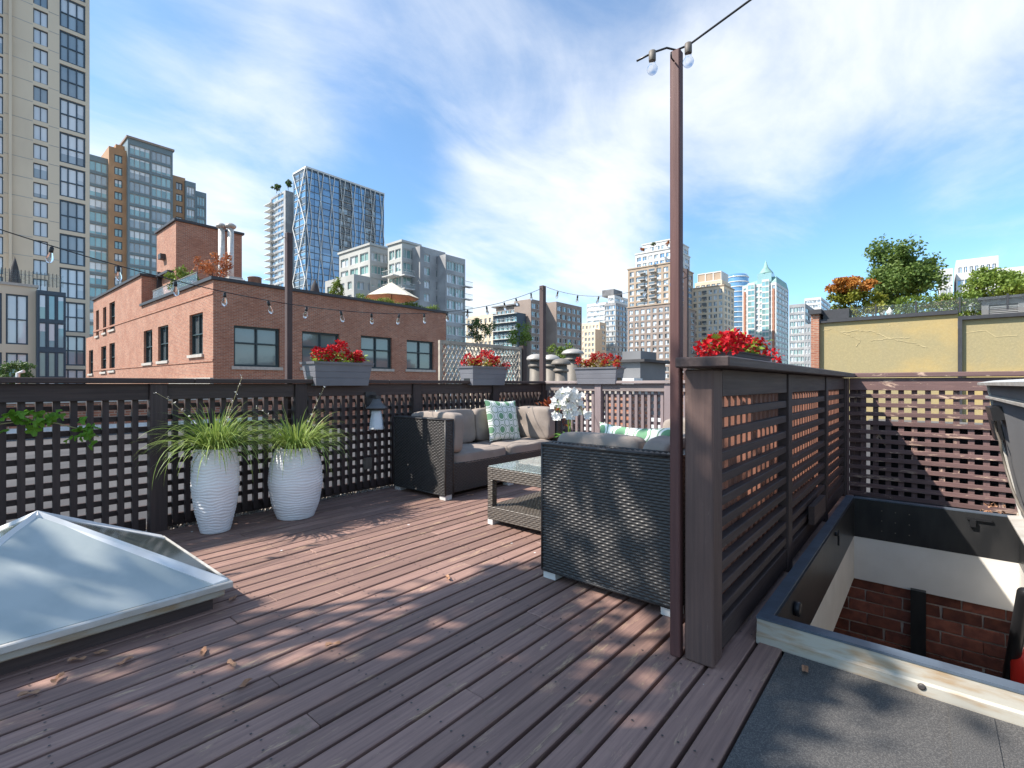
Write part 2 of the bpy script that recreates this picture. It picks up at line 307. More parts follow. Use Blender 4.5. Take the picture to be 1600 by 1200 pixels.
def pillow_mat():
    m, nt, b = new_mat('green_trellis_print')
    t = _n(nt, 'ShaderNodeTexCoord'); s = _n(nt, 'ShaderNodeSeparateXYZ'); nt.links.new(t.outputs['Object'], s.inputs[0])
    S = 1 / 0.145
    u = mth(nt, 'ADD', mth(nt, 'MULTIPLY', s.outputs[0], S), 40.0); v = mth(nt, 'ADD', mth(nt, 'MULTIPLY', s.outputs[2], S * 0.92), 40.25)
    def dist(off):
        a = mth(nt, 'SUBTRACT', mth(nt, 'FRACT', mth(nt, 'ADD', u, off)), 0.5); c = mth(nt, 'SUBTRACT', mth(nt, 'FRACT', mth(nt, 'ADD', v, off)), 0.5)
        a = mth(nt, 'ABSOLUTE', a); c = mth(nt, 'ABSOLUTE', c)
        return mth(nt, 'ADD', mth(nt, 'SQRT', mth(nt, 'ADD', mth(nt, 'MULTIPLY', a, a), mth(nt, 'MULTIPLY', c, c))), mth(nt, 'MULTIPLY', mth(nt, 'ADD', a, c), 0.12))
    dA, dB = dist(0.0), dist(0.5)
    W = (0.78, 0.80, 0.74); Gm = (0.17, 0.34, 0.19); Gd = (0.20, 0.32, 0.20)
    o = mixc(nt, mth(nt, 'LESS_THAN', dA, 0.43), W, Gd)
    o = mixc(nt, mth(nt, 'LESS_THAN', dA, 0.37), o, W)
    o = mixc(nt, mth(nt, 'LESS_THAN', dA, 0.27), o, Gm)
    o = mixc(nt, mth(nt, 'LESS_THAN', dB, 0.34), o, Gd)
    o = mixc(nt, mth(nt, 'LESS_THAN', dB, 0.27), o, W)
    nt.links.new(o, b.inputs['Base Color']); b.inputs['Roughness'].default_value = 0.9
    return m
MT['pillow'] = pillow_mat()

# ------------------------------------------------------------------ mesh builder and object helpers
class MB:
    def __init__(s): s.v = []; s.f = []; s.m = []; s.sm = []
    def quad(s, *p, mi=0, smooth=False):
        i = len(s.v); s.v += [tuple(q) for q in p]; s.f.append(tuple(range(i, i + len(p)))); s.m.append(mi); s.sm.append(smooth)
    def box(s, x0, x1, y0, y1, z0, z1, mi=0):
        i = len(s.v)
        s.v += [(x0, y0, z0), (x1, y0, z0), (x1, y1, z0), (x0, y1, z0), (x0, y0, z1), (x1, y0, z1), (x1, y1, z1), (x0, y1, z1)]
        for f in ((0, 3, 2, 1), (4, 5, 6, 7), (0, 1, 5, 4), (1, 2, 6, 5), (2, 3, 7, 6), (3, 0, 4, 7)):
            s.f.append(tuple(i + k for k in f)); s.m.append(mi); s.sm.append(False)
    def chbox(s, x0, x1, y0, y1, z0, z1, c=0.004, mi=0):
        """box with chamfered edges"""
        i = len(s.v)
        for z, e in ((z0, c), (z0 + c, 0), (z1 - c, 0), (z1, c)):
            X0, X1, Y0, Y1 = x0 + e, x1 - e, y0 + e, y1 - e
            k = c if e == 0 else 0
            s.v += [(X0 + k, Y0, z), (X1 - k, Y0, z), (X1, Y0 + k, z), (X1, Y1 - k, z), (X1 - k, Y1, z), (X0 + k, Y1, z), (X0, Y1 - k, z), (X0, Y0 + k, z)]
        for l in range(3):
            for k in range(8):
                a, b = i + l * 8 + k, i + l * 8 + (k + 1) % 8
                s.f.append((a, b, b + 8, a + 8)); s.m.append(mi); s.sm.append(False)
        s.f.append(tuple(i + k for k in range(7, -1, -1))); s.f.append(tuple(i + 24 + k for k in range(8))); s.m += [mi, mi]; s.sm += [False, False]
    def bar(s, a, b, w, h, up=(0, 0, 1), mi=0):
        a, b = Vector(a), Vector(b); d = (b - a).normalized(); u = Vector(up)
        if abs(d.dot(u)) > 0.97: u = Vector((1, 0, 0))
        sx = d.cross(u).normalized() * (w / 2); sy = sx.cross(d).normalized() * (h / 2); i = len(s.v)
        for p in (a, b): s.v += [tuple(p - sx - sy), tuple(p + sx - sy), tuple(p + sx + sy), tuple(p - sx + sy)]
        for f in ((0, 1, 2, 3), (7, 6, 5, 4), (0, 4, 5, 1), (1, 5, 6, 2), (2, 6, 7, 3), (3, 7, 4, 0)):
            s.f.append(tuple(i + k for k in f)); s.m.append(mi); s.sm.append(False)
    def tube(s, pts, r, n=8, mi=0, close=False):
        pts = [Vector(p) for p in pts]; i = len(s.v); N = len(pts); pu = None
        for k, p in enumerate(pts):
            if close: t = pts[(k + 1) % N] - pts[k - 1]
            else: t = pts[min(k + 1, N - 1)] - pts[max(k - 1, 0)]
            t.normalize(); u = pu or (Vector((0, 0, 1)) if abs(t.z) < 0.9 else Vector((1, 0, 0)))
            a = (u - t * u.dot(t)).normalized(); pu = a; b = t.cross(a)
            rr = r[k] if isinstance(r, (list, tuple)) else r
            for q in range(n):
                th = 2 * PI * q / n; s.v.append(tuple(p + a * (rr * math.cos(th)) + b * (rr * math.sin(th))))
        for k in range(N if close else N - 1):
            for q in range(n):
                a0 = i + k * n; b0 = i + ((k + 1) % N) * n; q2 = (q + 1) % n
                s.f.append((a0 + q, a0 + q2, b0 + q2, b0 + q)); s.m.append(mi); s.sm.append(True)
        if not close:
            s.f.append(tuple(i + q for q in range(n - 1, -1, -1))); s.f.append(tuple(i + (N - 1) * n + q for q in range(n))); s.m += [mi, mi]; s.sm += [False, False]
    def lathe(s, prof, c=(0, 0, 0), n=24, mi=0, fn=None):
        i = len(s.v)
        for k, (r, z) in enumerate(prof):
            for q in range(n):
                th = 2 * PI * q / n; rr = r + (fn(th, z) if fn else 0)
                s.v.append((c[0] + rr * math.cos(th), c[1] + rr * math.sin(th), c[2] + z))
        for k in range(len(prof) - 1):
            for q in range(n):
                q2 = (q + 1) % n; a = i + k * n; b = a + n
                s.f.append((a + q, a + q2, b + q2, b + q)); s.m.append(mi); s.sm.append(True)
        s.f.append(tuple(i + q for q in range(n - 1, -1, -1))); s.f.append(tuple(i + (len(prof) - 1) * n + q for q in range(n))); s.m += [mi, mi]; s.sm += [False, False]
    def leaf(s, p, d, up, L, W, mi=0):
        """a folded pointed leaf: 4 triangles"""
        d = d.normalized(); sd = d.cross(up)
        if sd.length < 1e-3: sd = d.cross(Vector((1, 0, 0)))
        sd.normalize(); nn = sd.cross(d); i = len(s.v)
        s.v += [tuple(p), tuple(p + d * L * 0.45 + sd * W * 0.5 + nn * W * 0.12), tuple(p + d * L), tuple(p + d * L * 0.45 - sd * W * 0.5 + nn * W * 0.12), tuple(p + d * L * 0.5)]
        for f in ((0, 1, 4), (1, 2, 4), (0, 4, 3), (4, 2, 3)):
            s.f.append(tuple(i + k for k in f)); s.m.append(mi); s.sm.append(False)
    def mesh(s, name, mats):
        me = bpy.data.meshes.new(name); me.from_pydata(s.v, [], s.f)
        for m in (mats if isinstance(mats, (list, tuple)) else [mats]): me.materials.append(MT[m] if isinstance(m, str) else m)
        me.polygons.foreach_set('material_index', s.m); me.polygons.foreach_set('use_smooth', s.sm); me.update(); return me
    def build(s, name, mats, parent=None, **k):
        return obj(name, s.mesh(name, mats), parent, **k)
def obj(name, me, parent=None, label=None, cat=None, group=None, kind=None, loc=None, rot=None):
    o = bpy.data.objects.new(name, me); col.objects.link(o)
    if loc is not None: o.location = loc
    if rot is not None: o.rotation_euler = rot
    if parent is not None:
        o.parent = parent; o.matrix_parent_inverse = BASE[parent.name].inverted() if parent.name in BASE else Matrix.Identity(4)
    tag(o, label, cat, group, kind); return o
BASE = {}
def tag(o, label=None, cat=None, group=None, kind=None):
    for a, b in (('label', label), ('category', cat), ('group', group), ('kind', kind)):
        if b: o[a] = b
    return o
def thing(name, label, cat, loc=(0, 0, 0), group=None, kind=None):
    o = bpy.data.objects.new(name, None); col.objects.link(o); o.location = loc; o.empty_display_size = 0.1
    BASE[o.name] = Matrix.Translation(Vector(loc)); return tag(o, label, cat, group, kind)
def bx(name, mat, parent, *d, ch=0.0, **k):
    m = MB()
    if ch: m.chbox(*d, c=ch)
    else: m.box(*d)
    return m.build(name, mat, parent, **k)
def share(name, me, parent, loc, rot=None):
    """a part placed with shared mesh data; loc is in world space"""
    return obj(name, me, parent, loc=loc, rot=rot)

# ================================================================== LARGE STRUCTURE
m = MB(); m.quad((-3000, -3000, -16), (3000, -3000, -16), (3000, 3000, -16), (-3000, 3000, -16)); m.build('ground', 'ground', kind='structure')
m = MB(); m.box(-12, 8.7, 4.70, 17.9, -0.8, -0.35); m.build('roof', 'roof', kind='structure')
m = MB(); m.box(6.05, 23.9, -9, 4.65, -0.8, -0.40); m.build('roof', 'roof', kind='structure')
HX0, HX1, HY0, HY1 = 2.25, 5.17, -0.53, 0.555          # outer size of the roof hatch kerb

deck = thing('deck', None, None, (0, 0, 0), kind='structure')
m = MB(); m.box(-4, 6.04, HY1 + 0.005, 4.70, -0.30, -0.085); m.box(-4, HX0 - 0.004, -4, HY1, -0.30, -0.085); m.box(HX1 + 0.004, 6.04, -4, HY1, -0.30, -0.085); m.box(HX0, HX1, -4, HY0 - 0.02, -0.30, -0.085)
m.build('deck_base', 'dark', deck)
PITCH, EDGE = 0.1013, 0.458
nb = int((4.33 - EDGE) / PITCH)
forced = {13: [0.797], 10: [0.79], 8: [1.75]}
for k in range(nb):
    y0 = EDGE + k * PITCH; w = 0.0868 + R.uniform(-0.003, 0.003)
    xs, x = [], -3.4 + R.uniform(0, 5.5)
    while x < 5.6:
        xs.append(x); x += R.uniform(4.0, 6.5)
    for fx_ in forced.get(k, []): xs = [q for q in xs if abs(q - fx_) > 0.9] + [fx_]
    xs = [-4.0] + sorted(xs) + [5.80 if k > 0 else HX0 - 0.01]
    xs = [q for q in xs if q <= xs[-1]]
    for a, b in zip(xs[:-1], xs[1:]):
        if b - a < 0.15: continue
        dz = R.uniform(-0.0022, 0.0018); m = MB()
        m.chbox(a + 0.001, b - 0.001, y0 + R.uniform(-0.0012, 0.0012), y0 + w, -0.036 + dz, dz, 0.003)
        m.build('board', 'deck', deck)
m = MB()
for k in range(nb):
    y0 = EDGE + k * PITCH
    for q in range(-3, 14):
        xj = .22 + q * .41
        if k == 0 and xj > HX0 - .05: continue
        for dy in (.020, .068):
            cx_, cy_ = xj + R.uniform(-.008, .008), y0 + dy + R.uniform(-.004, .004); n_ = len(m.v); m.v += [(cx_ + .0042 * math.cos(a * PI / 3), cy_ + .0042 * math.sin(a * PI / 3), .0024) for a in range(6)]; m.f.append(tuple(range(n_, n_ + 6))); m.m.append(0); m.sm.append(False)
m.build('screw_heads', 'bronze', deck, kind='stuff')
for yy in (-.16, -.95): m = MB(); m.box(-4, HX0 - 0.03, yy, yy + .11, -0.0058, -0.0015); m.build('felt_lap', 'felt', deck)
# roof felt beside the deck
m = MB(); m.box(-4, HX0 - 0.02, -4, EDGE - 0.012, -0.08, -0.006); m.build('roof_felt', 'felt', kind='structure')
m = MB(); m.box(HX1 + 0.03, 6.04, -4, HY1, -0.08, -0.02); m.box(HX0, HX1 + 0.029, -4, HY0 - 0.05, -0.08, -0.02); m.build('roof_felt', 'felt', kind='structure')

# gravel strip along the fence
m = MB(); m.box(-3, 6.0, 4.335, 4.68, -0.084, -0.035); m.build('gravel_bed', 'dark', kind='structure')
m = MB(); ico = bmesh.new(); bmesh.ops.create_icosphere(ico, subdivisions=1, radius=1.0)
iv = [v.co.copy() for v in ico.verts]; itf = [tuple(v.index for v in f.verts) for f in ico.faces]; ico.free()
def stone(m, p, r, fl=0.6):
    i = len(m.v); q = Euler((R.uniform(0, 6), R.uniform(0, 6), R.uniform(0, 6))).to_matrix()
    sc = Vector((R.uniform(0.7, 1.3), R.uniform(0.7, 1.2), fl * R.uniform(0.8, 1.2)))
    for v in iv: w_ = q @ Vector((v.x * sc.x, v.y * sc.y, v.z * sc.z)) * r; m.v.append((p[0] + w_.x, p[1] + w_.y, p[2] + w_.z))
    for f in itf: m.f.append(tuple(i + k for k in f)); m.m.append(0); m.sm.append(True)
for k in range(3200): stone(m, (R.uniform(0.6, 5.8) if k < 2900 else R.uniform(-2, 0.6), R.uniform(4.345, 4.66), -0.028 + R.uniform(0, 0.022)), R.uniform(0.009, 0.017))
m.build('gravel', 'gravel', kind='stuff', label='pale pea gravel strip along the deck edge under the lattice fence', cat='gravel')

# ================================================================== FENCES
LP = 0.0835
def cap_seg(t, mat, x0, x1, y0, y1, z0, z1): bx('cap', mat, t, x0, x1, y0, y1, z0, z1, ch=0.005)
# --- left fence, along X, seen from its shaded side; uprights in front
t = thing('lattice_fence', 'long dark lattice fence behind the two white vases', 'fence', (2.0, 4.38, 0))
posts = [-1.5, -0.2, 1.06, 2.13, 3.44, 4.73, 5.80]
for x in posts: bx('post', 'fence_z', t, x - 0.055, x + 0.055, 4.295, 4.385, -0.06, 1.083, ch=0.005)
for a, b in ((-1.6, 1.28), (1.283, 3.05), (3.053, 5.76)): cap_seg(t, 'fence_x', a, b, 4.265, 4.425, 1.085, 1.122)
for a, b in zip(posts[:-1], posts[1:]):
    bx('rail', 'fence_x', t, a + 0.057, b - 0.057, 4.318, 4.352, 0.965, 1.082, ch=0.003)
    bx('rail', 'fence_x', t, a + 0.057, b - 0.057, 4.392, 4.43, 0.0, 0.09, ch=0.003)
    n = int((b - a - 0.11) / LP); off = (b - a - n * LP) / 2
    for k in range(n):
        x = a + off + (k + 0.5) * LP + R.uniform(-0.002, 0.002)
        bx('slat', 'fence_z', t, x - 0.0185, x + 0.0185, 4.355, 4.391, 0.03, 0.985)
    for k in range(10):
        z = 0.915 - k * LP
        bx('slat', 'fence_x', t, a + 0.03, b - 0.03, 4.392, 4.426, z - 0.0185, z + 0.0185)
# --- far fence, along Y, sunlit; uprights in front
t = thing('lattice_fence', 'sunlit pale lattice fence behind the orchid and chimney vents', 'fence', (5.85, 3.0, 0))
fposts = [4.42, 3.41, 2.43, 1.45, 0.80]
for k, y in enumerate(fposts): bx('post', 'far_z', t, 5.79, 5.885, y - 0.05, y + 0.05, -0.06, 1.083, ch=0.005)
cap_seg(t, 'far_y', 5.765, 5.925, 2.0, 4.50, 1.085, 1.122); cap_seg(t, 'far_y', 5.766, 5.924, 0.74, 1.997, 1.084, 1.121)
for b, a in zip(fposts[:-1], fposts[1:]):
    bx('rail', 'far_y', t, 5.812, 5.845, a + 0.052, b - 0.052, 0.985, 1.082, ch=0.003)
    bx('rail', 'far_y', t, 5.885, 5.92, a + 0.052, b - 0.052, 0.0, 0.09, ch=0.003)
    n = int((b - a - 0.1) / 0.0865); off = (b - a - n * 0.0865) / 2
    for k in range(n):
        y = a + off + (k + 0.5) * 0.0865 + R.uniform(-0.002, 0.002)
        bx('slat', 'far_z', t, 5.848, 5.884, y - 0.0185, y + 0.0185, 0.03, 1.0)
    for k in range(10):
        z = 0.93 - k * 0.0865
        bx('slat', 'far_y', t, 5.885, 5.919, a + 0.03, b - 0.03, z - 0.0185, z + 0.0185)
# --- stub fence along X beside the hatch; laths in front
t = thing('lattice_screen', 'dark slatted screen running beside the open roof hatch', 'fence', (1.95, 0.67, 0))
bx('post', 'post_pale', t, 1.905, 2.015, 0.622, 0.732, 0.0, 1.137, ch=0.006, label='weathered end post with pale dappled front')
for x0, x1 in ((3.165, 3.265), (4.515, 4.60), (5.66, 5.76)): bx('post', 'fence_z', t, x0, x1, 0.612, 0.70, 0.0, 1.137, ch=0.004)
cap_seg(t, 'fence_x', 1.84, 5.79, 0.545, 0.745, 1.142, 1.182)
for a, b in ((2.017, 3.163), (3.267, 4.513), (4.602, 5.658)):
    bx('rail', 'fence_x', t, a, b, 0.622, 0.65, 1.03, 1.139, ch=0.003)
    bx('rail', 'fence_x', t, a, b, 0.622, 0.65, 0.03, 0.135, ch=0.003)
    n = int((b - a) / 0.0858)
    for k in range(n):
        x = a + (k + 0.5) * (b - a) / n
        bx('slat', 'cedar', t, x - 0.0185, x + 0.0185, 0.662, 0.700, 0.02, 1.13)
    for k in range(10):
        z = 0.965 - k * 0.0868 + R.uniform(-0.002, 0.002)
        bx('slat', 'fence_x', t, a, b, 0.624, 0.660, z - 0.019, z + 0.019, ch=0.002)
bx('fence_spacer', 'fence_x', t, 3.75, 4.2, 0.575, 0.61, 0.15, 0.27)
# --- right back fence along Y; laths in front, uprights behind
t = thing('lattice_fence', 'brown peeling lattice fence behind the open hatch', 'fence', (5.87, -0.3, 0))
cap_seg(t, 'back_y', 5.80, 5.95, -2.2, 0.74, 1.145, 1.187)
bx('rail', 'back_y', t, 5.835, 5.866, -2.2, 0.60, 1.02, 1.137, ch=0.003)
bx('post', 'back_z', t, 5.765, 5.862, 0.603, 0.70, -0.06, 1.138, ch=0.004)
for y in (0.56, -0.75, -2.1): bx('post', 'back_z', t, 5.905, 5.985, y - 0.045, y + 0.045, -0.06, 1.14, ch=0.004)
y = 0.49
while y > -2.1:
    bx('slat', 'back_z', t, 5.868, 5.903, y - 0.021, y + 0.021, 0.0, 1.10); y -= 0.0962
for k in range(12):
    z = 0.965 - k * 0.0868
    bx('slat', 'back_y', t, 5.848, 5.8665, -2.15, 0.605, z - 0.020, z + 0.020, ch=0.002)

# ================================================================== ROOF HATCH
t = thing('roof_hatch', 'open roof hatch with pale stained metal kerb and black lining', 'hatch', (3.7, 0.0, 0))
m = MB()                                                       # front kerb, profiled
prof = [(HX0, -0.01), (HX0 - 0.012, -0.01), (HX0 - 0.012, 0.028), (HX0 - 0.004, 0.036), (HX0 + 0.0, 0.090), (HX0 + 0.05, 0.090), (HX0 + 0.05, -0.01)]
for k in range(len(prof)):
    a, b = prof[k], prof[(k + 1) % len(prof)]
    m.quad((a[0], HY1, a[1]), (a[0], HY0 - 0.03, a[1]), (b[0], HY0 - 0.03, b[1]), (b[0], HY1, b[1]))
m.quad(*[(a[0], HY1, a[1]) for a in prof]); m.quad(*[(a[0], HY0 - 0.03, a[1]) for a in reversed(prof)])
m.build('kerb', 'curbpaint', t)
bx('kerb', 'curbtop', t, HX0 + 0.052, HX1, HY1 - 0.045, HY1 - 0.002, -0.02, 0.088)
bx('kerb', 'alu', t, HX0 + 0.052, HX1, HY0 - 0.03, HY0 + 0.012, -0.02, 0.088)
bx('kerb', 'alu', t, HX1 + 0.002, HX1 + 0.045, HY0 - 0.03, HY1, -0.02, 0.086)
TP = [(HX0 - 0.004, HX0 + 0.052, HY0 - 0.03, HY1 + 0.002), (HX1 - 0.01, HX1 + 0.047, HY0 - 0.03, HY1 + 0.002), (HX0 + 0.053, HX1 - 0.011, HY1 - 0.052, HY1 + 0.002), (HX0 + 0.053, HX1 - 0.011, HY0 - 0.03, HY0 + 0.018)]
for q, mm in zip(TP, ('curbtop', 'curbtop', 'curbtop', 'alu')): bx('kerb_trim', mm, t, q[0], q[1], q[2], q[3], 0.0905, 0.100)
IY0, IY1, IX0, IX1 = HY0 + 0.03, HY1 - 0.060, HX0 + 0.06, HX1 - 0.02
bx('liner', 'liner', t, IX1, IX1 + 0.012, IY0, IY1, -0.235, 0.089); bx('liner', 'liner', t, IX0, IX1, IY1, IY1 + 0.010, -0.235, 0.089)
bx('liner', 'liner', t, IX0, IX1, IY0 - 0.010, IY0, -0.235, 0.089); bx('liner', 'liner', t, IX0 - 0.008, IX0, IY0, IY1, -0.235, 0.089)
bx('plaster_band', 'plaster', t, IX1 + 0.002, IX1 + 0.06, IY0 - 0.05, IY1 + 0.05, -0.60, -0.236)
bx('plaster_band', 'plaster', t, IX0 - 0.05, IX1, IY1 + 0.002, IY1 + 0.06, -0.60, -0.236)
bx('plaster_band', 'plaster', t, IX0 - 0.05, IX1, IY0 - 0.06, IY0 - 0.002, -2.9, -0.236)
bx('plaster_band', 'plaster', t, IX0 - 0.06, IX0 - 0.009, IY0, IY1, -0.60, -0.236)
m = MB()                                                       # key in its lock and a round latch on the left lining
ky, kz = IY1 - 0.012, -0.03
m.lathe([(0.014, 0), (0.014, 0.012), (0.009, 0.016)], (0, 0, 0), 12)
for i in range(len(m.v)): v = m.v[i]; m.v[i] = (4.02 + v[0], IY1 - v[2], 0.045 + v[1])
m.bar((4.02, IY1 - 0.02, 0.04), (4.02, IY1 - 0.02, -0.03), 0.012, 0.003); m.tube([(4.02, IY1 - 0.02, 0.075 + 0 * k) if k == 0 else (4.02 + 0.02 * math.sin(k), IY1 - 0.02, 0.058 + 0.02 * math.cos(k)) for k in range(1, 7)], 0.003, 6)
m.build('lock_key', 'black', t)
m = MB(); m.lathe([(0.030, 0), (0.034, 0.005), (0.034, 0.022), (0.028, 0.028), (0.012, 0.03)], (0, 0, 0), 20)
for i in range(len(m.v)): v = m.v[i]; m.v[i] = (2.68 + v[0], IY1 - v[2], 0.0 + v[1])
m.build('latch_knob', 'black', t)
m = MB(); m.box(IX1 - 0.02, IX1 - 0.001, -0.36, -0.22, 0.04, 0.058); m.box(IX1 - 0.03, IX1 - 0.001, -0.27, -0.235, -0.01, 0.04); m.build('catch', 'black', t)
for k in range(9): bx('rivet', 'galv', t, IX1 - 0.004, IX1 - 0.0005, 0.12 + 0.09 * (k % 3), 0.128 + 0.09 * (k % 3), -0.16 + 0.085 * (k // 3), -0.152 + 0.085 * (k // 3))
for y in (0.02, -0.40):
    m = MB(); m.lathe([(0.012, 0), (0.012, 0.003), (0.006, 0.006)], (0, 0, 0), 10)
    for i in range(len(m.v)): v = m.v[i]; m.v[i] = (HX0 - 0.013 - v[2] + 0.001, y + v[0], 0.02 + v[1])
    m.build('bolt', 'bronze', t)
# lid, hinged on the right and leaning open
lid = thing('hatch_lid', 'grey metal hatch lid standing open beside the peeling fence', 'hatch lid', (3.7, -0.5, 0.1))
hb, ht = Vector((0, -0.515, 0.105)), Vector((0, -0.335, 1.10)); ud = (ht - hb).normalized(); nd = Vector((0, ud.z, -ud.y))
def L(x, u, n): p = hb + ud * u + nd * n; return (x, p.y, p.z)
LL = (ht - hb).length
def lidbox(m, x0, x1, u0, u1, n0, n1):
    i = len(m.v); m.v += [L(x0, u0, n0), L(x1, u0, n0), L(x1, u1, n0), L(x0, u1, n0), L(x0, u0, n1), L(x1, u0, n1), L(x1, u1, n1), L(x0, u1, n1)]
    for f in ((0, 3, 2, 1), (4, 5, 6, 7), (0, 1, 5, 4), (1, 2, 6, 5), (2, 3, 7, 6), (3, 0, 4, 7)): m.f.append(tuple(i + k for k in f)); m.m.append(0); m.sm.append(False)
def lidpart(name, mat, *d): m = MB(); lidbox(m, *d); return m.build(name, mat, lid)
lidpart('panel', 'concd', 2.3, 5.13, 0.02, LL - 0.02, -0.03, 0.0)
lidpart('rim', 'alu', 5.131, 5.17, 0, LL, -0.035, 0.012); lidpart('rim', 'alu', 2.25, 2.299, 0, LL, -0.035, 0.03)
lidpart('rim', 'alu', 2.3, 5.13, LL - 0.018, LL, -0.035, 0.06); lidpart('rim', 'alu', 2.3, 5.13, 0, 0.018, -0.035, 0.075)
lidpart('stiffener', 'alu', 2.3, 5.13, LL - 0.12, LL - 0.105, 0.001, 0.035)
lidpart('bracket', 'black', 4.90, 5.10, LL - 0.42, LL - 0.18, 0.001, 0.05)
lidpart('bracket', 'black', 4.55, 4.80, LL - 0.26, LL - 0.17, 0.001, 0.06)
m = MB(); m.tube([L(4.62 + 0.0 * k, u, 0.03) if False else L(x, u, 0.04) for x, u in ((4.66, 0.80), (4.74, 0.72), (4.80, 0.66), (4.72, 0.60), (4.80, 0.52), (4.80, 0.40), (4.72, 0.28), (4.5, 0.2), (4.1, 0.18))], 0.008, 8); m.build('conduit', 'galv', lid)
m = MB(); m.bar(L(5.1, 0.0, 0.0), L(5.1, -0.02, 0.06), 0.03, 0.03); m.lathe([(0.02, -0.02), (0.024, 0), (0.02, 0.02)], L(5.19, 0.0, 0.0), 12); m.build('hinge', 'curbpaint', lid)

# stairwell under the hatch
room = thing('stairwell', None, None, (4, 0, -1.5), kind='structure')
m = MB()
m.box(0.9, 5.20, -0.75, 1.9, -3.0, -2.9); m.box(0.8, 0.9, -0.75, 1.9, -3.0, -0.605); m.box(0.9, 5.2, 1.9, 2.0, -3.0, -0.605); m.box(0.9, 5.2, -0.85, -0.75, -3.0, -0.605)
m.box(0.8, IX0 - 0.061, -0.85, 2.0, -0.604, -0.50); m.box(IX0 - 0.06, 5.2, IY1 + 0.061, 2.0, -0.604, -0.50); m.box(IX0 - 0.06, 5.2, -0.85, IY0 - 0.061, -0.604, -0.50)
m.build('stairwell_shell', 'plaster', room)
bw = thing('brick_wall', 'old red brick wall with black post seen down through the hatch', 'wall', (5.25, 0, -2.9))
bx('mortar_bed', 'mortar', bw, 5.198, 5.40, -0.80, 1.95, -2.95, -0.4)
bme = {}
for q in range(4):
    m = MB(); m.chbox(-0.02, 0.02, -0.1135 - 0.004 * q, 0.1135 + 0.004 * q, -0.043, 0.043, 0.004)
    for i in range(len(m.v)): v = m.v[i]; m.v[i] = (v[0] + R.uniform(-0.002, 0.002), v[1] + R.uniform(-0.003, 0.003), v[2] + R.uniform(-0.003, 0.003))
    bme[q] = m.mesh('brick', 'brickp')
for r in range(14):
    z = -0.545 - r * 0.099; y = -0.80 + (0.12 if r % 2 else 0.0)
    while y < 1.2:
        q = R.randrange(4); share('brick', bme[q], bw, (5.208 + R.uniform(-0.005, 0.004), y + 0.12, z)); y += 0.2435
pyl, pyr = Yat(1447, 5.17), Yat(1423, 5.17)
bx('steel_post', 'liner', bw, 5.10, 5.185, pyl, pyr, -2.9, -0.58)
# handrail and extinguisher on the stairs
m = MB(); m.tube([(3.84, -0.40, -0.045), (3.86, -0.40, -0.062), (4.57, -0.40, -0.85), (5.02, -0.40, -1.36)], [0.004, 0.034, 0.034, 0.034], 14)
m.build('handrail', 'black', label='thick black handrail slanting down inside the open hatch', cat='handrail')
m = MB(); m.lathe([(0.05, -0.36), (0.055, -0.33), (0.055, -0.08), (0.03, -0.03), (0.018, 0.0)], (4.35, -0.44, -0.55), 16); m.build('fire_extinguisher', 'redpaint', label='red cylinder hung on the white stairwell wall', cat='extinguisher')

# ================================================================== SKYLIGHT
SX0, SX1, SY0, SY1, SZ = -0.33, 0.93, 2.555, 3.655, 0.13
AP = Vector((0.30, 3.10, 0.49))
t = thing('skylight', 'glass pyramid skylight with pale metal ribs on a low kerb', 'skylight', (0.3, 3.1, 0))
bx('kerb', 'fence_x', t, SX0 + 0.05, SX1 - 0.07, SY0 + 0.06, SY1 - 0.06, 0.0, 0.062)
m = MB(); m.chbox(SX0 + 0.02, SX1 - 0.03, SY0 + 0.02, SY1 - 0.03, 0.063, 0.098, 0.006); m.build('flashing', 'curbpaint', t)
for d in ((SX0, SX1, SY0, SY0 + 0.045), (SX0, SX1, SY1 - 0.045, SY1), (SX0, SX0 + 0.045, SY0 + 0.046, SY1 - 0.046), (SX1 - 0.045, SX1, SY0 + 0.046, SY1 - 0.046)):
    bx('rim', 'alu', t, d[0], d[1], d[2], d[3], 0.099, SZ, ch=0.004)
cs = [Vector((SX0 + .02, SY0 + .02, SZ + .002)), Vector((SX1 - .02, SY0 + .02, SZ + .002)), Vector((SX1 - .02, SY1 - .02, SZ + .002)), Vector((SX0 + .02, SY1 - .02, SZ + .002))]
for k in range(4):
    a, b = cs[k], cs[(k + 1) % 4]; n_ = (b - a).cross(AP - a).normalized() * 0.006; m = MB()
    m.quad(a, b, AP); m.quad(b - n_, a - n_, AP - n_); m.quad(a, a - n_, b - n_, b); m.quad(b, b - n_, AP - n_, AP); m.quad(AP, AP - n_, a - n_, a)
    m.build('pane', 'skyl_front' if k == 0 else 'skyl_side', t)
for k in range(4):
    a = cs[k]; e1 = (cs[(k + 1) % 4] - a).normalized(); e2 = (cs[k - 1] - a).normalized(); r_ = AP - a
    up = Vector((0, 0, 1)); lift = up * 0.010; m = MB(); w_ = 0.062
    p = [a + lift, a + e1 * w_ + lift * 0.4, AP + e1 * w_ * 0.35 - up * 0.012 + lift, AP + lift * 1.3, AP + e2 * w_ * 0.35 - up * 0.012 + lift, a + e2 * w_ + lift * 0.4]
    m.quad(p[0], p[1], p[2], p[3]); m.quad(p[0], p[3], p[4], p[5])
    dn = up * 0.014
    m.quad(p[1], p[1] - dn, p[2] - dn, p[2]); m.quad(p[4], p[4] - dn, p[5] - dn, p[5]); m.quad(p[0], p[0] - dn, p[1] - dn, p[1]); m.quad(p[5], p[5] - dn, p[0] - dn, p[0])
    m.build('rib', 'white', t)

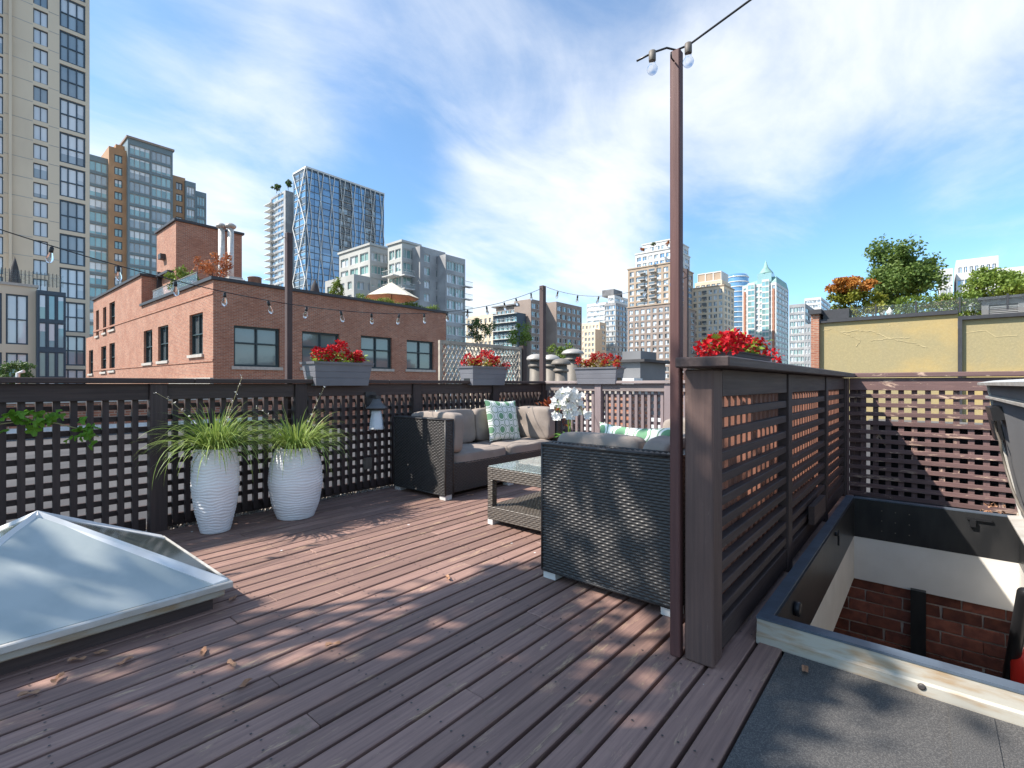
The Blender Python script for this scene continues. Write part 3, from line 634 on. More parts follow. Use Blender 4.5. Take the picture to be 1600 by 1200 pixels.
# ================================================================== VASES WITH SEDGE
def curve_pts(p, d0, L_, droop, n):
    pts = [p.copy()]; d = d0.normalized(); st = L_ / n
    for k in range(n):
        pts.append(pts[-1] + d * st); d = (d + Vector((0, 0, -droop * (k + 1) / n))).normalized()
    return pts
def blade(m, pts, w):
    i = len(m.v); n = len(pts); t0 = pts[1] - pts[0]; sd = t0.cross(Vector((0, 0, 1)))
    if sd.length < 1e-4: sd = Vector((1, 0, 0))
    sd.normalize(); sd = (sd + Vector((R.uniform(-.4, .4), R.uniform(-.4, .4), R.uniform(-.3, .3)))).normalized()
    for k, p in enumerate(pts):
        ww = w * (0.55 + 0.45 * min(1, k / 1.5)) * (1 - (k / (n - 1)) ** 2.2) * 0.5 + 0.0004
        m.v += [tuple(p - sd * ww), tuple(p + sd * ww)]
    for k in range(n - 1): m.f.append((i + 2 * k, i + 2 * k + 1, i + 2 * k + 3, i + 2 * k + 2)); m.m.append(0); m.sm.append(True)
def vase(c, H_, prof, label, nbl, seed, stalks, spread):
    global R
    keep = R; R = random.Random(seed)
    t = thing('vase_planter', label, 'planter', c, group='white vases by the lattice fence')
    def rad(z):
        z /= H_
        for (z0, r0), (z1, r1) in zip(prof[:-1], prof[1:]):
            if z <= z1:
                f = (z - z0) / (z1 - z0); f = f * f * (3 - 2 * f) if False else f; return r0 + (r1 - r0) * f
        return prof[-1][1]
    # smooth outer profile
    zs = [H_ * k / 150 for k in range(151)]
    rs = [rad(z) for z in zs]
    for _ in range(14): rs = [rs[0]] + [(rs[k - 1] + rs[k] * 2 + rs[k + 1]) / 4 for k in range(1, 150)] + [rs[-1]]
    pr = [(rs[0] - 0.012, 0.0)] + [(r, z + 0.006) for r, z in zip(rs, zs)] + [(rs[-1] - 0.006, H_ + 0.010), (rs[-1] - 0.016, H_ + 0.004), (rs[-1] - 0.02, H_ - 0.06)]
    ph = [R.uniform(0, 6) for _ in range(8)]
    def ripple(th, z):
        q = z + 0.006 * math.sin(2 * th + ph[0] + z * 9) + 0.005 * math.sin(5 * th + ph[1] - z * 23) + 0.003 * math.sin(9 * th + ph[2] + z * 41)
        s_ = math.sin(2 * PI * q / 0.0215); fade = min(1, z / 0.03, max(0, (H_ - z) / 0.02))
        return 0.0017 * (abs(s_) ** 0.8 * (1 if s_ > 0 else -1)) * fade
    m = MB(); m.lathe(pr, c, 96, fn=ripple); m.build('vase', 'vase', t)
    m = MB(); m.lathe([(rs[-1] - 0.022, -0.055), (rs[-1] - 0.022, -0.035)], (c[0], c[1], c[2] + H_), 20); m.build('soil', 'soil', t)
    top = Vector((c[0], c[1], c[2] + H_ - 0.03)); m = MB()
    for k in range(nbl):
        a = R.uniform(0, 2 * PI); el = R.triangular(0.15, 1.5, 0.85); rr = rs[-1] * 0.55 * math.sqrt(R.random())
        d = Vector((math.cos(a) * math.cos(el), math.sin(a) * math.cos(el), math.sin(el)))
        L_ = R.uniform(0.26, 0.56) * spread * (1.0 if el < 1.1 else 0.85)
        blade(m, curve_pts(top + Vector((math.cos(a) * rr, math.sin(a) * rr, 0)), d, L_, R.uniform(0.22, 0.55), 9), R.uniform(0.006, 0.0105))
    for k in range(7):                                     # a few long hanging blades
        a = R.uniform(PI, 2 * PI + 0.4); d = Vector((math.cos(a) * 0.8, math.sin(a) * 0.8, 0.5))
        blade(m, curve_pts(top + d * 0.05, d, R.uniform(0.5, 0.62), 0.75, 12), 0.009)
    m.build('sedge', 'grass', t, kind='stuff')
    for (dx, dy, dz, dr) in stalks:
        pts = curve_pts(top, Vector((dx, dy, dz)), math.sqrt(dx * dx + dy * dy + dz * dz), dr, 9); m = MB(); m.tube(pts, [0.0028 - 0.0016 * k / 9 for k in range(10)], 5); st = m.build('runner', 'twig', t)
        m = MB()
        for p in pts[4:]:
            for _ in range(3):
                d = Vector((R.uniform(-1, 1), R.uniform(-1, 1), R.uniform(-.3, 1))); m.leaf(p + d * 0.006, d, Vector((0, 0, 1)), R.uniform(0.012, 0.024), 0.008)
        m.build('plantlet', 'petalw' if R.random() < .5 else 'grass', st, kind='stuff')
    R = keep
vase((1.33, 3.99, 0.0), 0.605, [(0, 0.096), (0.25, 0.132), (0.55, 0.155), (0.8, 0.152), (1, 0.132)], 'taller slimmer white ridged vase of arching sedge next to skylight', 620, 5,
     ((-0.30, -0.02, 0.50, 0.16), (0.14, -0.10, 0.56, 0.02), (0.10, -0.14, 0.30, 0.9), (-0.24, -0.12, 0.12, 0.9)), 0.92)
vase((1.90, 3.93, 0.0), 0.560, [(0, 0.140), (0.2, 0.180), (0.5, 0.206), (0.75, 0.195), (1, 0.152)], 'squat wider white ridged vase of arching sedge nearer the sofas', 600, 11,
     ((-0.26, -0.02, 0.42, 0.16), (0.20, -0.06, 0.52, 0.03), (-0.2, -0.14, 0.22, 0.7)), 0.88)

# ================================================================== WICKER SOFAS, TABLE
def weave(m, o, U, V, w, h, pu=0.0235, pv=0.0145, su=4, sv=4, amp=0.0058):
    """woven strands over a flat panel: real relief, over and under by turns"""
    o, U, V = Vector(o), Vector(U), Vector(V); N = U.cross(V).normalized()
    cu_, cv_ = max(1, round(w / pu)), max(1, round(h / pv)); nu, nv = cu_ * su, cv_ * sv; i = len(m.v)
    for b in range(nv + 1):
        j = min(b // sv, cv_ - 1); fv = b / sv - j; prof = math.sin(PI * min(max(fv, 0), 1)) ** 0.6 if 0 < fv < 1 else 0.0
        for a in range(nu + 1):
            s_ = math.sin(PI * (a / su + j)); z = prof * (0.5 + 0.5 * s_) * amp - (0 if prof else amp * 0.5)
            m.v.append(tuple(o + U * (w * a / nu) + V * (h * b / nv) + N * z))
    for b in range(nv):
        for a in range(nu):
            q = i + b * (nu + 1) + a; m.f.append((q, q + 1, q + nu + 2, q + nu + 1)); m.m.append(0); m.sm.append(True)
def cushion(size, n=5.0, puff=0.18, thin=2, res=14, wr=0.004, seed=0):
    """soft box cushion in local coordinates"""
    rr = random.Random(seed); bm = bmesh.new(); bmesh.ops.create_cube(bm, size=2.0)
    bmesh.ops.subdivide_edges(bm, edges=bm.edges[:], cuts=res, use_grid_fill=True)
    ph = [rr.uniform(0, 6) for _ in range(6)]
    for v in bm.verts:
        p = v.co; k = (abs(p.x) ** n + abs(p.y) ** n + abs(p.z) ** n) ** (1 / n); q = p / k
        o_ = [a for a in range(3) if a != thin]
        f = (1 - q[o_[0]] ** 2) * (1 - q[o_[1]] ** 2)
        q[thin] *= 1 + puff * f
        h = [size[a] / 2 for a in range(3)]; c = Vector((q.x * h[0], q.y * h[1], q.z * h[2]))
        c[thin] += wr * (math.sin(c[o_[0]] * 19 + ph[0] + c[o_[1]] * 9) + math.sin(c[o_[1]] * 27 + ph[1] - c[o_[0]] * 13)) * abs(q[thin])
        v.co = c
    me = bpy.data.meshes.new('cushion'); bm.to_mesh(me); bm.free()
    for p in me.polygons: p.use_smooth = True
    return me
def add_cushion(name, parent, size, loc, rot=(0, 0, 0), mat='cush', thin=2, piping=True, **k):
    me = cushion(size, thin=thin, seed=R.randrange(999), **k); me.materials.append(MT[mat])
    o = obj(name, me, parent, loc=loc, rot=rot)
    if piping:
        o_ = [a for a in range(3) if a != thin]
        for sgn in (-1, 1):
            pts = []
            for q in range(48):
                th = 2 * PI * q / 48; c, s_ = math.cos(th), math.sin(th); kk = (abs(c) ** 6 + abs(s_) ** 6) ** (-1 / 6)
                p = [0, 0, 0]; p[o_[0]] = c * kk * size[o_[0]] / 2 * 0.985; p[o_[1]] = s_ * kk * size[o_[1]] / 2 * 0.985; p[thin] = sgn * size[thin] / 2 * 0.70; pts.append(p)
            m = MB(); m.tube(pts, 0.0035, 6, close=True); po = bpy.data.objects.new('piping', m.mesh('piping', mat)); col.objects.link(po); po.parent = o
    return o
def pillow(name, label, size, loc, rot, mat='pillow', th=0.13, group=None):
    m = MB(); n = 22
    for side in (1, -1):
        i = len(m.v)
        for b in range(n + 1):
            for a in range(n + 1):
                u, v = 2 * a / n - 1, 2 * b / n - 1; hgt = ((1 - u ** 2) * (1 - v ** 2)) ** 0.42
                pin = 1 - 0.09 * (1 - u * u) * v * v - 0.0; pin2 = 1 - 0.09 * (1 - v * v) * u * u
                m.v.append((u * size / 2 * pin2, side * th / 2 * hgt + 0.004 * math.sin(7 * u + 5 * v) * hgt, v * size / 2 * pin))
        for b in range(n):
            for a in range(n):
                q = i + b * (n + 1) + a; f = (q, q + 1, q + n + 2, q + n + 1); m.f.append(f if side < 0 else f[::-1]); m.m.append(0); m.sm.append(True)
    o = m.build(name, mat, None, label=label, cat='pillow', group=group); o.location = loc; o.rotation_euler = rot; return o
def sofa(c, x0, x1, yb, yf, face, label, hi):
    """loveseat along X; yb back plane, yf front plane; face=-1 looks towards -Y"""
    t = thing('wicker_sofa', label, 'sofa', c); s = 1 if yf > yb else -1
    H0, HT, AW = 0.045, 0.745, 0.10
    ya, yz = min(yb, yf), max(yb, yf); fr = 0.030                 # arms flare out a little to the front at the top
    def arm(x0_, x1_, fine):
        m = MB(); lo, hi_ = (ya, yz)
        m.box(x0_ + 0.004, x1_ - 0.004, lo + 0.004, hi_ - 0.004, H0, HT - 0.004)
        pv = 0.0125
        weave(m, (x0_, yz, H0), (0, -1, 0), (0, 0, 1), yz - ya, HT - H0, su=4 if fine else 3, sv=4 if fine else 3)
        weave(m, (x1_, ya, H0), (0, 1, 0), (0, 0, 1), yz - ya, HT - H0, su=2, sv=2)
        weave(m, (x0_, ya, H0), (1, 0, 0), (0, 0, 1), x1_ - x0_, HT - H0, su=3, sv=3); weave(m, (x1_, yz, H0), (-1, 0, 0), (0, 0, 1), x1_ - x0_, HT - H0, su=3, sv=3)
        weave(m, (x0_, ya, HT), (1, 0, 0), (0, 1, 0), x1_ - x0_, yz - ya, su=3, sv=3)
        e = 0.011
        for yy in (ya, yz):
            for xx in (x0_, x1_): m.tube([(xx, yy, H0), (xx, yy, HT)], e * 0.7, 6)
        for xx in (x0_, x1_): m.tube([(xx, ya, HT), (xx, yz, HT)], e * 0.8, 6); m.tube([(xx, ya, H0), (xx, yz, H0)], e * 0.7, 6)
        for yy in (ya, yz): m.tube([(x0_, yy, HT), (x1_, yy, HT)], e * 0.8, 6)
        return m.build('arm', 'wicker', t)
    arm(x0, x0 + AW, hi); arm(x1 - AW, x1, False)
    bk0, bk1 = (yb, yb + s * AW); lo, h_ = min(bk0, bk1), max(bk0, bk1)
    m = MB(); m.box(x0 + AW, x1 - AW, lo + 0.003, h_ - 0.003, H0, HT - 0.003)
    weave(m, (x0 + AW, lo, H0), (1, 0, 0), (0, 0, 1), x1 - x0 - 2 * AW, HT - H0, su=2, sv=2); weave(m, (x1 - AW, h_, H0), (-1, 0, 0), (0, 0, 1), x1 - x0 - 2 * AW, HT - H0, su=2, sv=2)
    m.build('backrest', 'wicker', t)
    sy0, sy1 = yb + s * AW, yf - s * 0.012; lo, h_ = min(sy0, sy1), max(sy0, sy1)
    m = MB(); m.box(x0 + AW + 0.002, x1 - AW - 0.002, lo, h_, H0 + 0.01, 0.285)
    if s < 0: weave(m, (x0 + AW, lo, H0 + 0.01), (1, 0, 0), (0, 0, 1), x1 - x0 - 2 * AW, 0.275, su=3, sv=3)
    else: weave(m, (x1 - AW, h_, H0 + 0.01), (-1, 0, 0), (0, 0, 1), x1 - x0 - 2 * AW, 0.275, su=3, sv=3)
    m.build('seat_base', 'wicker', t)
    for xx in (x0 + 0.045, (x0 + x1) / 2, x1 - 0.045):
        for yy in (ya + 0.045, yz - 0.045): bx('foot', 'white_foot', t, xx - 0.04, xx + 0.04, yy - 0.04, yy + 0.04, 0.0, H0 - 0.001)
    n = 2; w = (x1 - x0 - 2 * AW) / n; mid = (sy0 + sy1) / 2; dp = abs(sy1 - sy0)
    for k in range(n): add_cushion('seat_cushion', t, (w - 0.006, dp, 0.135), (x0 + AW + (k + .5) * w, mid, 0.285 + 0.068), thin=2, puff=0.10, n=7)
    bt = 0.15
    for k in range(n): add_cushion('back_cushion', t, (w - 0.01, bt, 0.385), (x0 + AW + (k + .5) * w, sy0 + s * (bt / 2 + 0.012), 0.42 + 0.187), rot=(s * 0.10, 0, 0), thin=1, puff=0.20, n=8)
    for xx in (x0 + AW + bt / 2 + 0.008, x1 - AW - bt / 2 - 0.008):
        add_cushion('arm_cushion', t, (bt, dp - 0.155, 0.385), (xx, (sy0 + s * 0.165 + sy1) / 2, 0.42 + 0.193), rot=(0, (0.05 if xx < (x0 + x1) / 2 else -0.05), 0), thin=0, puff=0.16, n=8)
    return t
sofa((3.9, 3.8, 0), 3.05, 4.93, 4.185, 3.405, -1, 'black wicker loveseat with taupe cushions backed against the shaded fence', True)
sofa((3.1, 1.26, 0), 2.20, 4.05, 0.875, 1.650, 1, 'black wicker loveseat with its woven end beside the red pole', True)
pillow('patterned_pillow', 'green and white patterned pillow upright on the shaded-fence sofa', 0.49, (4.30, 3.80, 0.655), (-0.26, 0.05, -0.12))
pillow('patterned_pillow', 'green pillow tucked behind the arm cushion of the shaded-fence sofa', 0.38, (3.40, 3.86, 0.615), (-0.2, 0.12, 0.75))
pillow('patterned_pillow', 'green and white pillow propped inside the woven end of the sofa by the pole', 0.50, (2.575, 1.29, 0.60), (0.10, 0.0, 1.45))
pillow('yellow_pillow', 'small yellow pillow corner poking above the sofa by the pole', 0.34, (3.48, 1.20, 0.665), (0.25, 0.75, 0.3), mat='yellow', th=0.10)

t = thing('coffee_table', 'brown wicker coffee table with glass top and woven lower shelf', 'table', (3.4, 2.3, 0))
TX0, TX1, TY0, TY1 = 2.765, 4.00, 2.00, 2.60
def woven_box(m, x0, x1, y0, y1, z0, z1, su=3, sv=3):
    m.box(x0 + .003, x1 - .003, y0 + .003, y1 - .003, z0 + .003, z1 - .003)
    weave(m, (x0, y0, z0), (1, 0, 0), (0, 0, 1), x1 - x0, z1 - z0, su=su, sv=sv); weave(m, (x1, y1, z0), (-1, 0, 0), (0, 0, 1), x1 - x0, z1 - z0, su=su, sv=sv)
    weave(m, (x0, y1, z0), (0, -1, 0), (0, 0, 1), y1 - y0, z1 - z0, su=su, sv=sv); weave(m, (x1, y0, z0), (0, 1, 0), (0, 0, 1), y1 - y0, z1 - z0, su=su, sv=sv)
    weave(m, (x0, y0, z1), (1, 0, 0), (0, 1, 0), x1 - x0, y1 - y0, su=su, sv=sv)
m = MB(); woven_box(m, TX0, TX1, TY0, TY0 + .05, .345, .437); woven_box(m, TX0, TX1, TY1 - .05, TY1, .345, .437); woven_box(m, TX0, TX0 + .05, TY0 + .051, TY1 - .051, .345, .437); woven_box(m, TX1 - .05, TX1, TY0 + .051, TY1 - .051, .345, .437)
m.build('top_frame', 'wickertab', t)
m = MB(); m.chbox(TX0 + .004, TX1 - .004, TY0 + .004, TY1 - .004, 0.4395, 0.448, 0.002); m.build('glass_top', 'tableglass', t)
for xx in (TX0, TX1 - .05):
    for yy in (TY0, TY1 - .05):
        m = MB(); woven_box(m, xx + .001, xx + .049, yy + .001, yy + .049, .14, .344); m.build('leg', 'wickertab', t)
        bx('foot', 'white_foot', t, xx + (.0 if xx < 3 else -.03), xx + (.08 if xx < 3 else .05), yy, yy + .05, 0, .038)
m = MB(); woven_box(m, TX0, TX1, TY0, TY1, .04, .139, 3, 3); m.build('shelf', 'wickertab', t)

# ================================================================== FLOWER TROUGHS
def geranium(t, x0, x1, y0, y1, z, nh, seed, red, leafm, spread=0.10, axis=0, hs=1.0):
    rr = random.Random(seed); m = MB(); lv = MB()
    for k in range(230):
        p = Vector((rr.uniform(x0, x1), rr.uniform(y0, y1), z + rr.uniform(-0.01, 0.085))); d = Vector((rr.uniform(-1, 1), rr.uniform(-1, 1), rr.uniform(-.2, .8)))
        p += Vector((d.x, d.y, 0)) * 0.05; s_ = rr.uniform(0.03, 0.05); lv.leaf(p, d, Vector((rr.uniform(-.5, .5), rr.uniform(-.5, .5), 1)), s_, s_ * 1.05)
    lv.build('leaves', leafm, t, kind='stuff')
    for k in range(nh):
        f = (k + rr.uniform(0.1, 0.9)) / nh
        a, b = (x0 + (x1 - x0) * f, rr.uniform(y0, y1)) if axis == 0 else (rr.uniform(x0, x1), y0 + (y1 - y0) * f)
        ex = (f - 0.5) * 2 * spread
        c = Vector((a + (ex if axis == 0 else rr.uniform(-.07, .05)), b + (ex if axis == 1 else rr.uniform(-.08, .05)), z + hs * (rr.uniform(0.05, 0.175) - abs(f - .5) * 0.10))); rad = rr.uniform(0.036, 0.060)
        base = Vector((a, b, z - 0.02)); m = MB(); m.tube([base, (base + c) / 2 + Vector((0, 0, .02)), c], 0.0025, 5, mi=1)
        for q in range(90):
            d = Vector((rr.gauss(0, 1), rr.gauss(0, 1), rr.gauss(0.25, 1))).normalized(); p = c + d * rad * rr.uniform(0.45, 1)
            m.leaf(p, (d + Vector((rr.gauss(0, .7), rr.gauss(0, .7), rr.gauss(0, .7)))).normalized(), d, rr.uniform(.016, .028), rr.uniform(.015, .024))
        m.build('flower_head', [red, 'gerleaf'], t)
def trough(axis, a0, a1, b0, b1, z0, z1, label, nh, seed, red, leafm, notch=True, spread=0.1, hs=1.0):
    c = ((a0 + a1) / 2, (b0 + b1) / 2, z0) if axis == 0 else ((b0 + b1) / 2, (a0 + a1) / 2, z0)
    t = thing('flower_trough', label, 'planter', c, group='grey troughs of red geraniums on the fence caps')
    tp = 0.030
    def P(a, b, z): return (a, b, z) if axis == 0 else (b, a, z)
    m = MB(); N_ = 5
    def ring(f, ins): z = z0 + (z1 - z0) * f; e = tp * (1 - f) + ins; return [P(a0 + e, b0 + e, z), P(a1 - e, b0 + e, z), P(a1 - e, b1 - e, z), P(a0 + e, b1 - e, z)]
    lv = [(0, 0), (.30, 0), (.31, .003), (.33, .003), (.34, 0), (.56, 0), (.57, .003), (.59, .003), (.60, 0), (.90, 0), (.90, -.012), (1.0, -.014), (1.0, .008), (.86, .010)]
    rg = [ring(*q) for q in lv]
    for A_, B_ in zip(rg[:-1], rg[1:]):
        for k in range(4): q = (A_[k], A_[(k + 1) % 4], B_[(k + 1) % 4], B_[k]); m.quad(*(q if axis == 0 else q[::-1]))
    m.quad(*(rg[0][::-1] if axis == 0 else rg[0])); m.build('trough', 'trough', t)
    m = MB(); m.quad(*(ring(.86, .009))); m.build('soil', 'soil', t)
    if notch:                                         # dark slot in the end where it straddles the cap
        e = tp * 0.9; bm_ = (b0 + b1) / 2; m = MB()
        for aa, sg in ((a0, -1), (a1, 1)):
            q0 = aa - sg * tp * 0.80 + sg * .006
            lo, hi = sorted((q0, q0 - sg * 0.03)); d = (lo, hi, bm_ - .05, bm_ + .05, z0 + .045, z0 + .085)
            m.box(*d) if axis == 0 else m.box(d[2], d[3], d[0], d[1], d[4], d[5])
        m.build('slot', 'black', t)
    if axis == 0: geranium(t, a0 + .05, a1 - .05, b0 + .05, b1 - .05, z1, nh, seed, red, leafm, spread, 0, hs)
    else: geranium(t, b0 + .05, b1 - .05, a0 + .05, a1 - .05, z1, nh, seed, red, leafm, spread, 1, hs)
trough(0, 2.20, 2.80, 4.195, 4.445, 1.065, 1.285, 'grey trough of red geraniums above the squat vase', 13, 3, 'petalr', 'gerleaf', spread=.02)
trough(0, 4.20, 4.84, 4.195, 4.445, 1.065, 1.300, 'grey trough of red geraniums before the diamond trellis', 14, 4, 'petalr', 'gerleaf2', spread=.05)
trough(1, 3.10, 3.74, 5.73, 5.97, 1.080, 1.305, 'grey trough of rusty red geraniums between the vents and tower', 15, 5, 'petald', 'gerleaf2', spread=.05)
trough(0, 2.42, 3.10, 0.68, 0.88, 1.183, 1.232, 'shallow grey trough of bright red geraniums on the hatch screen', 15, 6, 'petalr', 'gerleaf', notch=False, spread=.20, hs=.42)

# ================================================================== LAMP, POLES, STRING LIGHTS
t = thing('wall_lantern', 'dark roofed lantern with white glass on the shaded fence', 'lamp', (2.86, 4.29, 0.62))
lx, ly = 2.85, 4.20
bx('backplate', 'bronze', t, lx - .06, lx + .06, 4.30, 4.317, .84, 1.0); m = MB(); m.bar((lx, 4.30, .955), (lx, ly, .955), .02, .03); m.box(lx - .03, lx + .03, ly - .03, ly + .03, .935, .965); m.build('bracket', 'bronze', t)
m = MB(); m.lathe([(.125, .838), (.122, .846), (.085, .868), (.06, .90), (.045, .93), (.02, .938)], (lx, ly, 0), 4)
m.build('lamp_roof', 'concd', t)
m = MB(); m.lathe([(.062, .818), (.066, .826), (.066, .839), (.05, .84)], (lx, ly, 0), 20); m.build('collar', 'bronze', t)
m = MB(); m.lathe([(.090, .630), (.092, .634), (.083, .66), (.070, .74), (.060, .79), (.056, .819)], (lx, ly, 0), 4, fn=lambda th, z: 0.0); m.build('lamp_shade', 'frost', t)
bx('junction_box', 'galv', None, 2.80, 2.88, 4.325, 4.353, .22, .33, label='small grey junction box low on the shaded lattice fence', cat='junction box')

def pole(c, w, z1, mat, label, z0=0.0):
    t = thing('light_pole', label, 'pole', (c[0], c[1], z0)); bx('shaft', mat, t, c[0] - w / 2, c[0] + w / 2, c[1] - w / 2, c[1] + w / 2, z0, z1, ch=0.004)
    m = MB(); m.tube([(c[0] - w / 2 - .004, c[1], z1 - .05), (c[0] - w / 2 - .03, c[1], z1 - .05), (c[0] - w / 2 - .035, c[1], z1 - .03)], .003, 6); m.build('hook', 'black', t); return t
pole((1.915, .768), .040, 2.405, 'pole_red', 'tall red-brown pole against the end post of the hatch screen')
pole((2.085, 4.45), .050, 2.457, 'pole_dark', 'dark pole rising behind the fence before the brick building', -.06)
pole((5.93, 4.44), .075, 2.56, 'pole_dark', 'dark pole at the far fence corner carrying the bulb strings', -.06)
pole((5.93, 2.26), .050, 2.48, 'pole_dark', 'dark pole on the far fence in line behind the red-brown pole', -.06)
pole((-1.45, 4.45), .050, 2.56, 'pole_dark', 'dark pole at the near end of the shaded fence', -.06)

mb = MB(); mb.lathe([(.006, -.125), (.012, -.122), (.020, -.108), (.0235, -.09), (.020, -.07), (.013, -.045), (.011, -.036)], (0, 0, 0), 14); BULB = mb.mesh('bulb', 'bulb')
mb = MB(); mb.lathe([(.012, -.04), (.0145, -.038), (.0145, 0), (.008, .008)], (0, 0, 0), 12); SOCK = mb.mesh('socket', 'black')
mb = MB(); mb.tube([(0, 0, -.04), (.004, 0, -.07), (-.004, 0, -.09), (0, 0, -.1)], .0012, 5); FIL = mb.mesh('filament', 'twig')
def string(label, f, n, t0, t1, first, step):
    t = thing('string_lights', label, 'string lights', f(0.0)); m = MB(); m.tube([f(k / 60) for k in range(61)], .0035, 6); m.build('cable', 'black', t)
    s = first
    while s < 1.0:
        p = Vector(f(s)) - Vector((0, 0, .012)); r = (R.uniform(-.25, .25), R.uniform(-.25, .25), R.uniform(0, 6))
        for nm_, me_ in (('socket', SOCK), ('bulb', BULB), ('filament', FIL)): share(nm_, me_, t, p, r).scale = (.82, .82, .82)
        s += step
def f1(s): x = 5.85 - 7.25 * s; return (x, 4.40 if x > 5 else 4.32, 1.785 + .057 * (x - 2.3) ** 2)
string('clear bulbs strung along the shaded fence before the brick building', f1, 20, 0, 1, 0.035, 0.047)
def f2(s): y = 4.38 - 2.12 * s; return (5.86, y, 2.268 + .2 * (y - 3.2) ** 2)
string('clear bulbs strung over the sunlit far fence', f2, 10, 0, 1, 0.126, 0.16)
t = thing('globe_lights', 'string of round glass bulbs tied to the red-brown pole top', 'string lights', (1.915, .768, 2.40))
gp = [(1.835, .90, 2.385), (1.872, .845, 2.415), (1.895, .80, 2.425), (1.915, .768, 2.412), (1.925, .72, 2.418)]
gq = [(1.93 + .03 * k, .72 - .42 * k, 2.43 + .13 * k + .004 * k * k) for k in range(1, 8)]
m = MB(); m.tube(gp + gq, .0045, 6); m.build('cable', 'black', t)
for px_ in ([gp[1], gp[4]] + gq[3:5]):
    c = (px_[0] - .012, px_[1], px_[2] - .078); m = MB(); m.lathe([(.003, -.018)] + [(.021 * math.sin(PI * k / 10), -.021 * math.cos(PI * k / 10) + .003) for k in range(1, 9)] + [(.012, .034), (.012, .05)], c, 18); m.build('bulb', 'bulb', t)
    m = MB(); m.lathe([(.0125, .036), (.014, .038), (.014, .075), (.006, .08)], c, 12); m.build('socket', 'galv', t)
pole((2.14, -2.22), .050, 3.6, 'pole_dark', 'dark pole on the felt roof holding the globe bulb string', -.02)

# ================================================================== ORCHID, COLEUS, VINE, FALLEN LEAVES
t = thing('orchid', 'white orchid in bloom in a pot on the coffee table', 'orchid', (3.70, 2.47, .449)); oc = Vector((3.70, 2.47, .449))
m = MB(); m.lathe([(.045, 0), (.05, .004), (.062, .11), (.066, .12), (.06, .122), (.056, .1)], oc, 20); m.build('pot', 'vase', t)
m = MB()
for k in range(46):
    a = R.uniform(0, 6.28); d = Vector((math.cos(a), math.sin(a), R.uniform(.5, 1.7))); blade(m, curve_pts(oc + Vector((0, 0, .1)), d, R.uniform(.12, .20), .5, 6), R.uniform(.018, .034))
m.build('leaves', 'orchleaf', t, kind='stuff')
for q in range(3):
    d0 = [(-.1, .05), (.12, -.03), (.02, .1)][q]; pts = curve_pts(oc + Vector((0, 0, .1)), Vector((d0[0] * .6, d0[1] * .6, 1)), .42, .0, 5)
    e = pts[-1]; pts += [e + Vector((d0[0] * k * .22, d0[1] * k * .22, .045 * k - .016 * k * k)) for k in range(1, 6)]
    m = MB(); m.tube(pts, .004, 6); m.build('stem', 'gerleaf', t)
    for p in pts[3:]:
        for _ in range(4):
            c = p + Vector((R.uniform(-.045, .045), R.uniform(-.045, .045), R.uniform(-.03, .03))); fd = Vector((R.uniform(-1, .0), R.uniform(-1, .1), R.uniform(-.2, .5))).normalized(); m = MB()
            u = fd.cross(Vector((0, 0, 1))).normalized(); w_ = u.cross(fd)
            for k in range(5): a = 2 * PI * k / 5 + .3; m.leaf(c, (u * math.cos(a) + w_ * math.sin(a) + fd * .25), fd, .036, .034)
            m.build('blossom', 'petalw', t)
t = thing('coleus_pot', 'dark red coleus in a grey pot in the fence corner', 'plant', (5.3, 3.86, 0))
m = MB(); m.lathe([(.13, 0), (.14, .01), (.17, .50), (.18, .52), (.165, .525), (.16, .48)], (5.3, 3.86, 0), 24); m.build('pot', 'roof', t)
m = MB()
for k in range(420):
    d = Vector((R.gauss(0, 1), R.gauss(0, 1), abs(R.gauss(0, 1)))).normalized(); p = Vector((5.3, 3.86, .53)) + Vector((d.x * .26, d.y * .26, d.z * .34)) * R.uniform(.4, 1); m.leaf(p, d + Vector((0, 0, -.4)), Vector((0, 0, 1)), R.uniform(.05, .085), R.uniform(.035, .055))
m.build('foliage', 'coleus', t, kind='stuff')

t = thing('climbing_vine', 'bright green vine shoots trailing along the lattice by the skylight', 'vine', (0.1, 4.22, .3))
vp = [(-.05, 4.24, .10), (.06, 4.22, .40), (.13, 4.23, .62), (.12, 4.23, .78), (.24, 4.22, .84), (.38, 4.21, .86), (.50, 4.21, .83), (.62, 4.21, .78), (.70, 4.20, .73)]
m = MB(); m.tube(vp, .004, 6); m.build('stem', 'twig', t)
lm = []
for q in range(4):
    m = MB(); s_ = .055 + .008 * q; pts = []
    for k in range(15):
        a = -PI + 2 * PI * k / 15; r_ = s_ * (.62 + .38 * abs(math.cos(2.5 * a)) ** .7); pts.append((r_ * math.cos(a) * .55 + .02, r_ * math.sin(a) * .55, .010 * math.cos(3 * a) - .25 * (r_ * math.sin(a)) ** 2 * 8))
    i = len(m.v); m.v = [(.015, 0, .004)] + pts
    for k in range(15): m.f.append((0, 1 + k, 1 + (k + 1) % 15)); m.m.append(0); m.sm.append(False)
    lm.append(m.mesh('leaf', 'vine'))
for k in range(46):
    j = R.choice([1, 2, 3, 4, 4, 5, 5, 6, 6, 7, 8]); p = Vector(vp[j]).lerp(Vector(vp[j - 1]), R.random()) + Vector((R.uniform(-.05, .05), R.uniform(-.06, 0), R.uniform(-.06, .06)))
    share('leaf', R.choice(lm), t, p, (R.uniform(-.2, 1.4), R.uniform(-.5, .5), R.uniform(0, 6)))

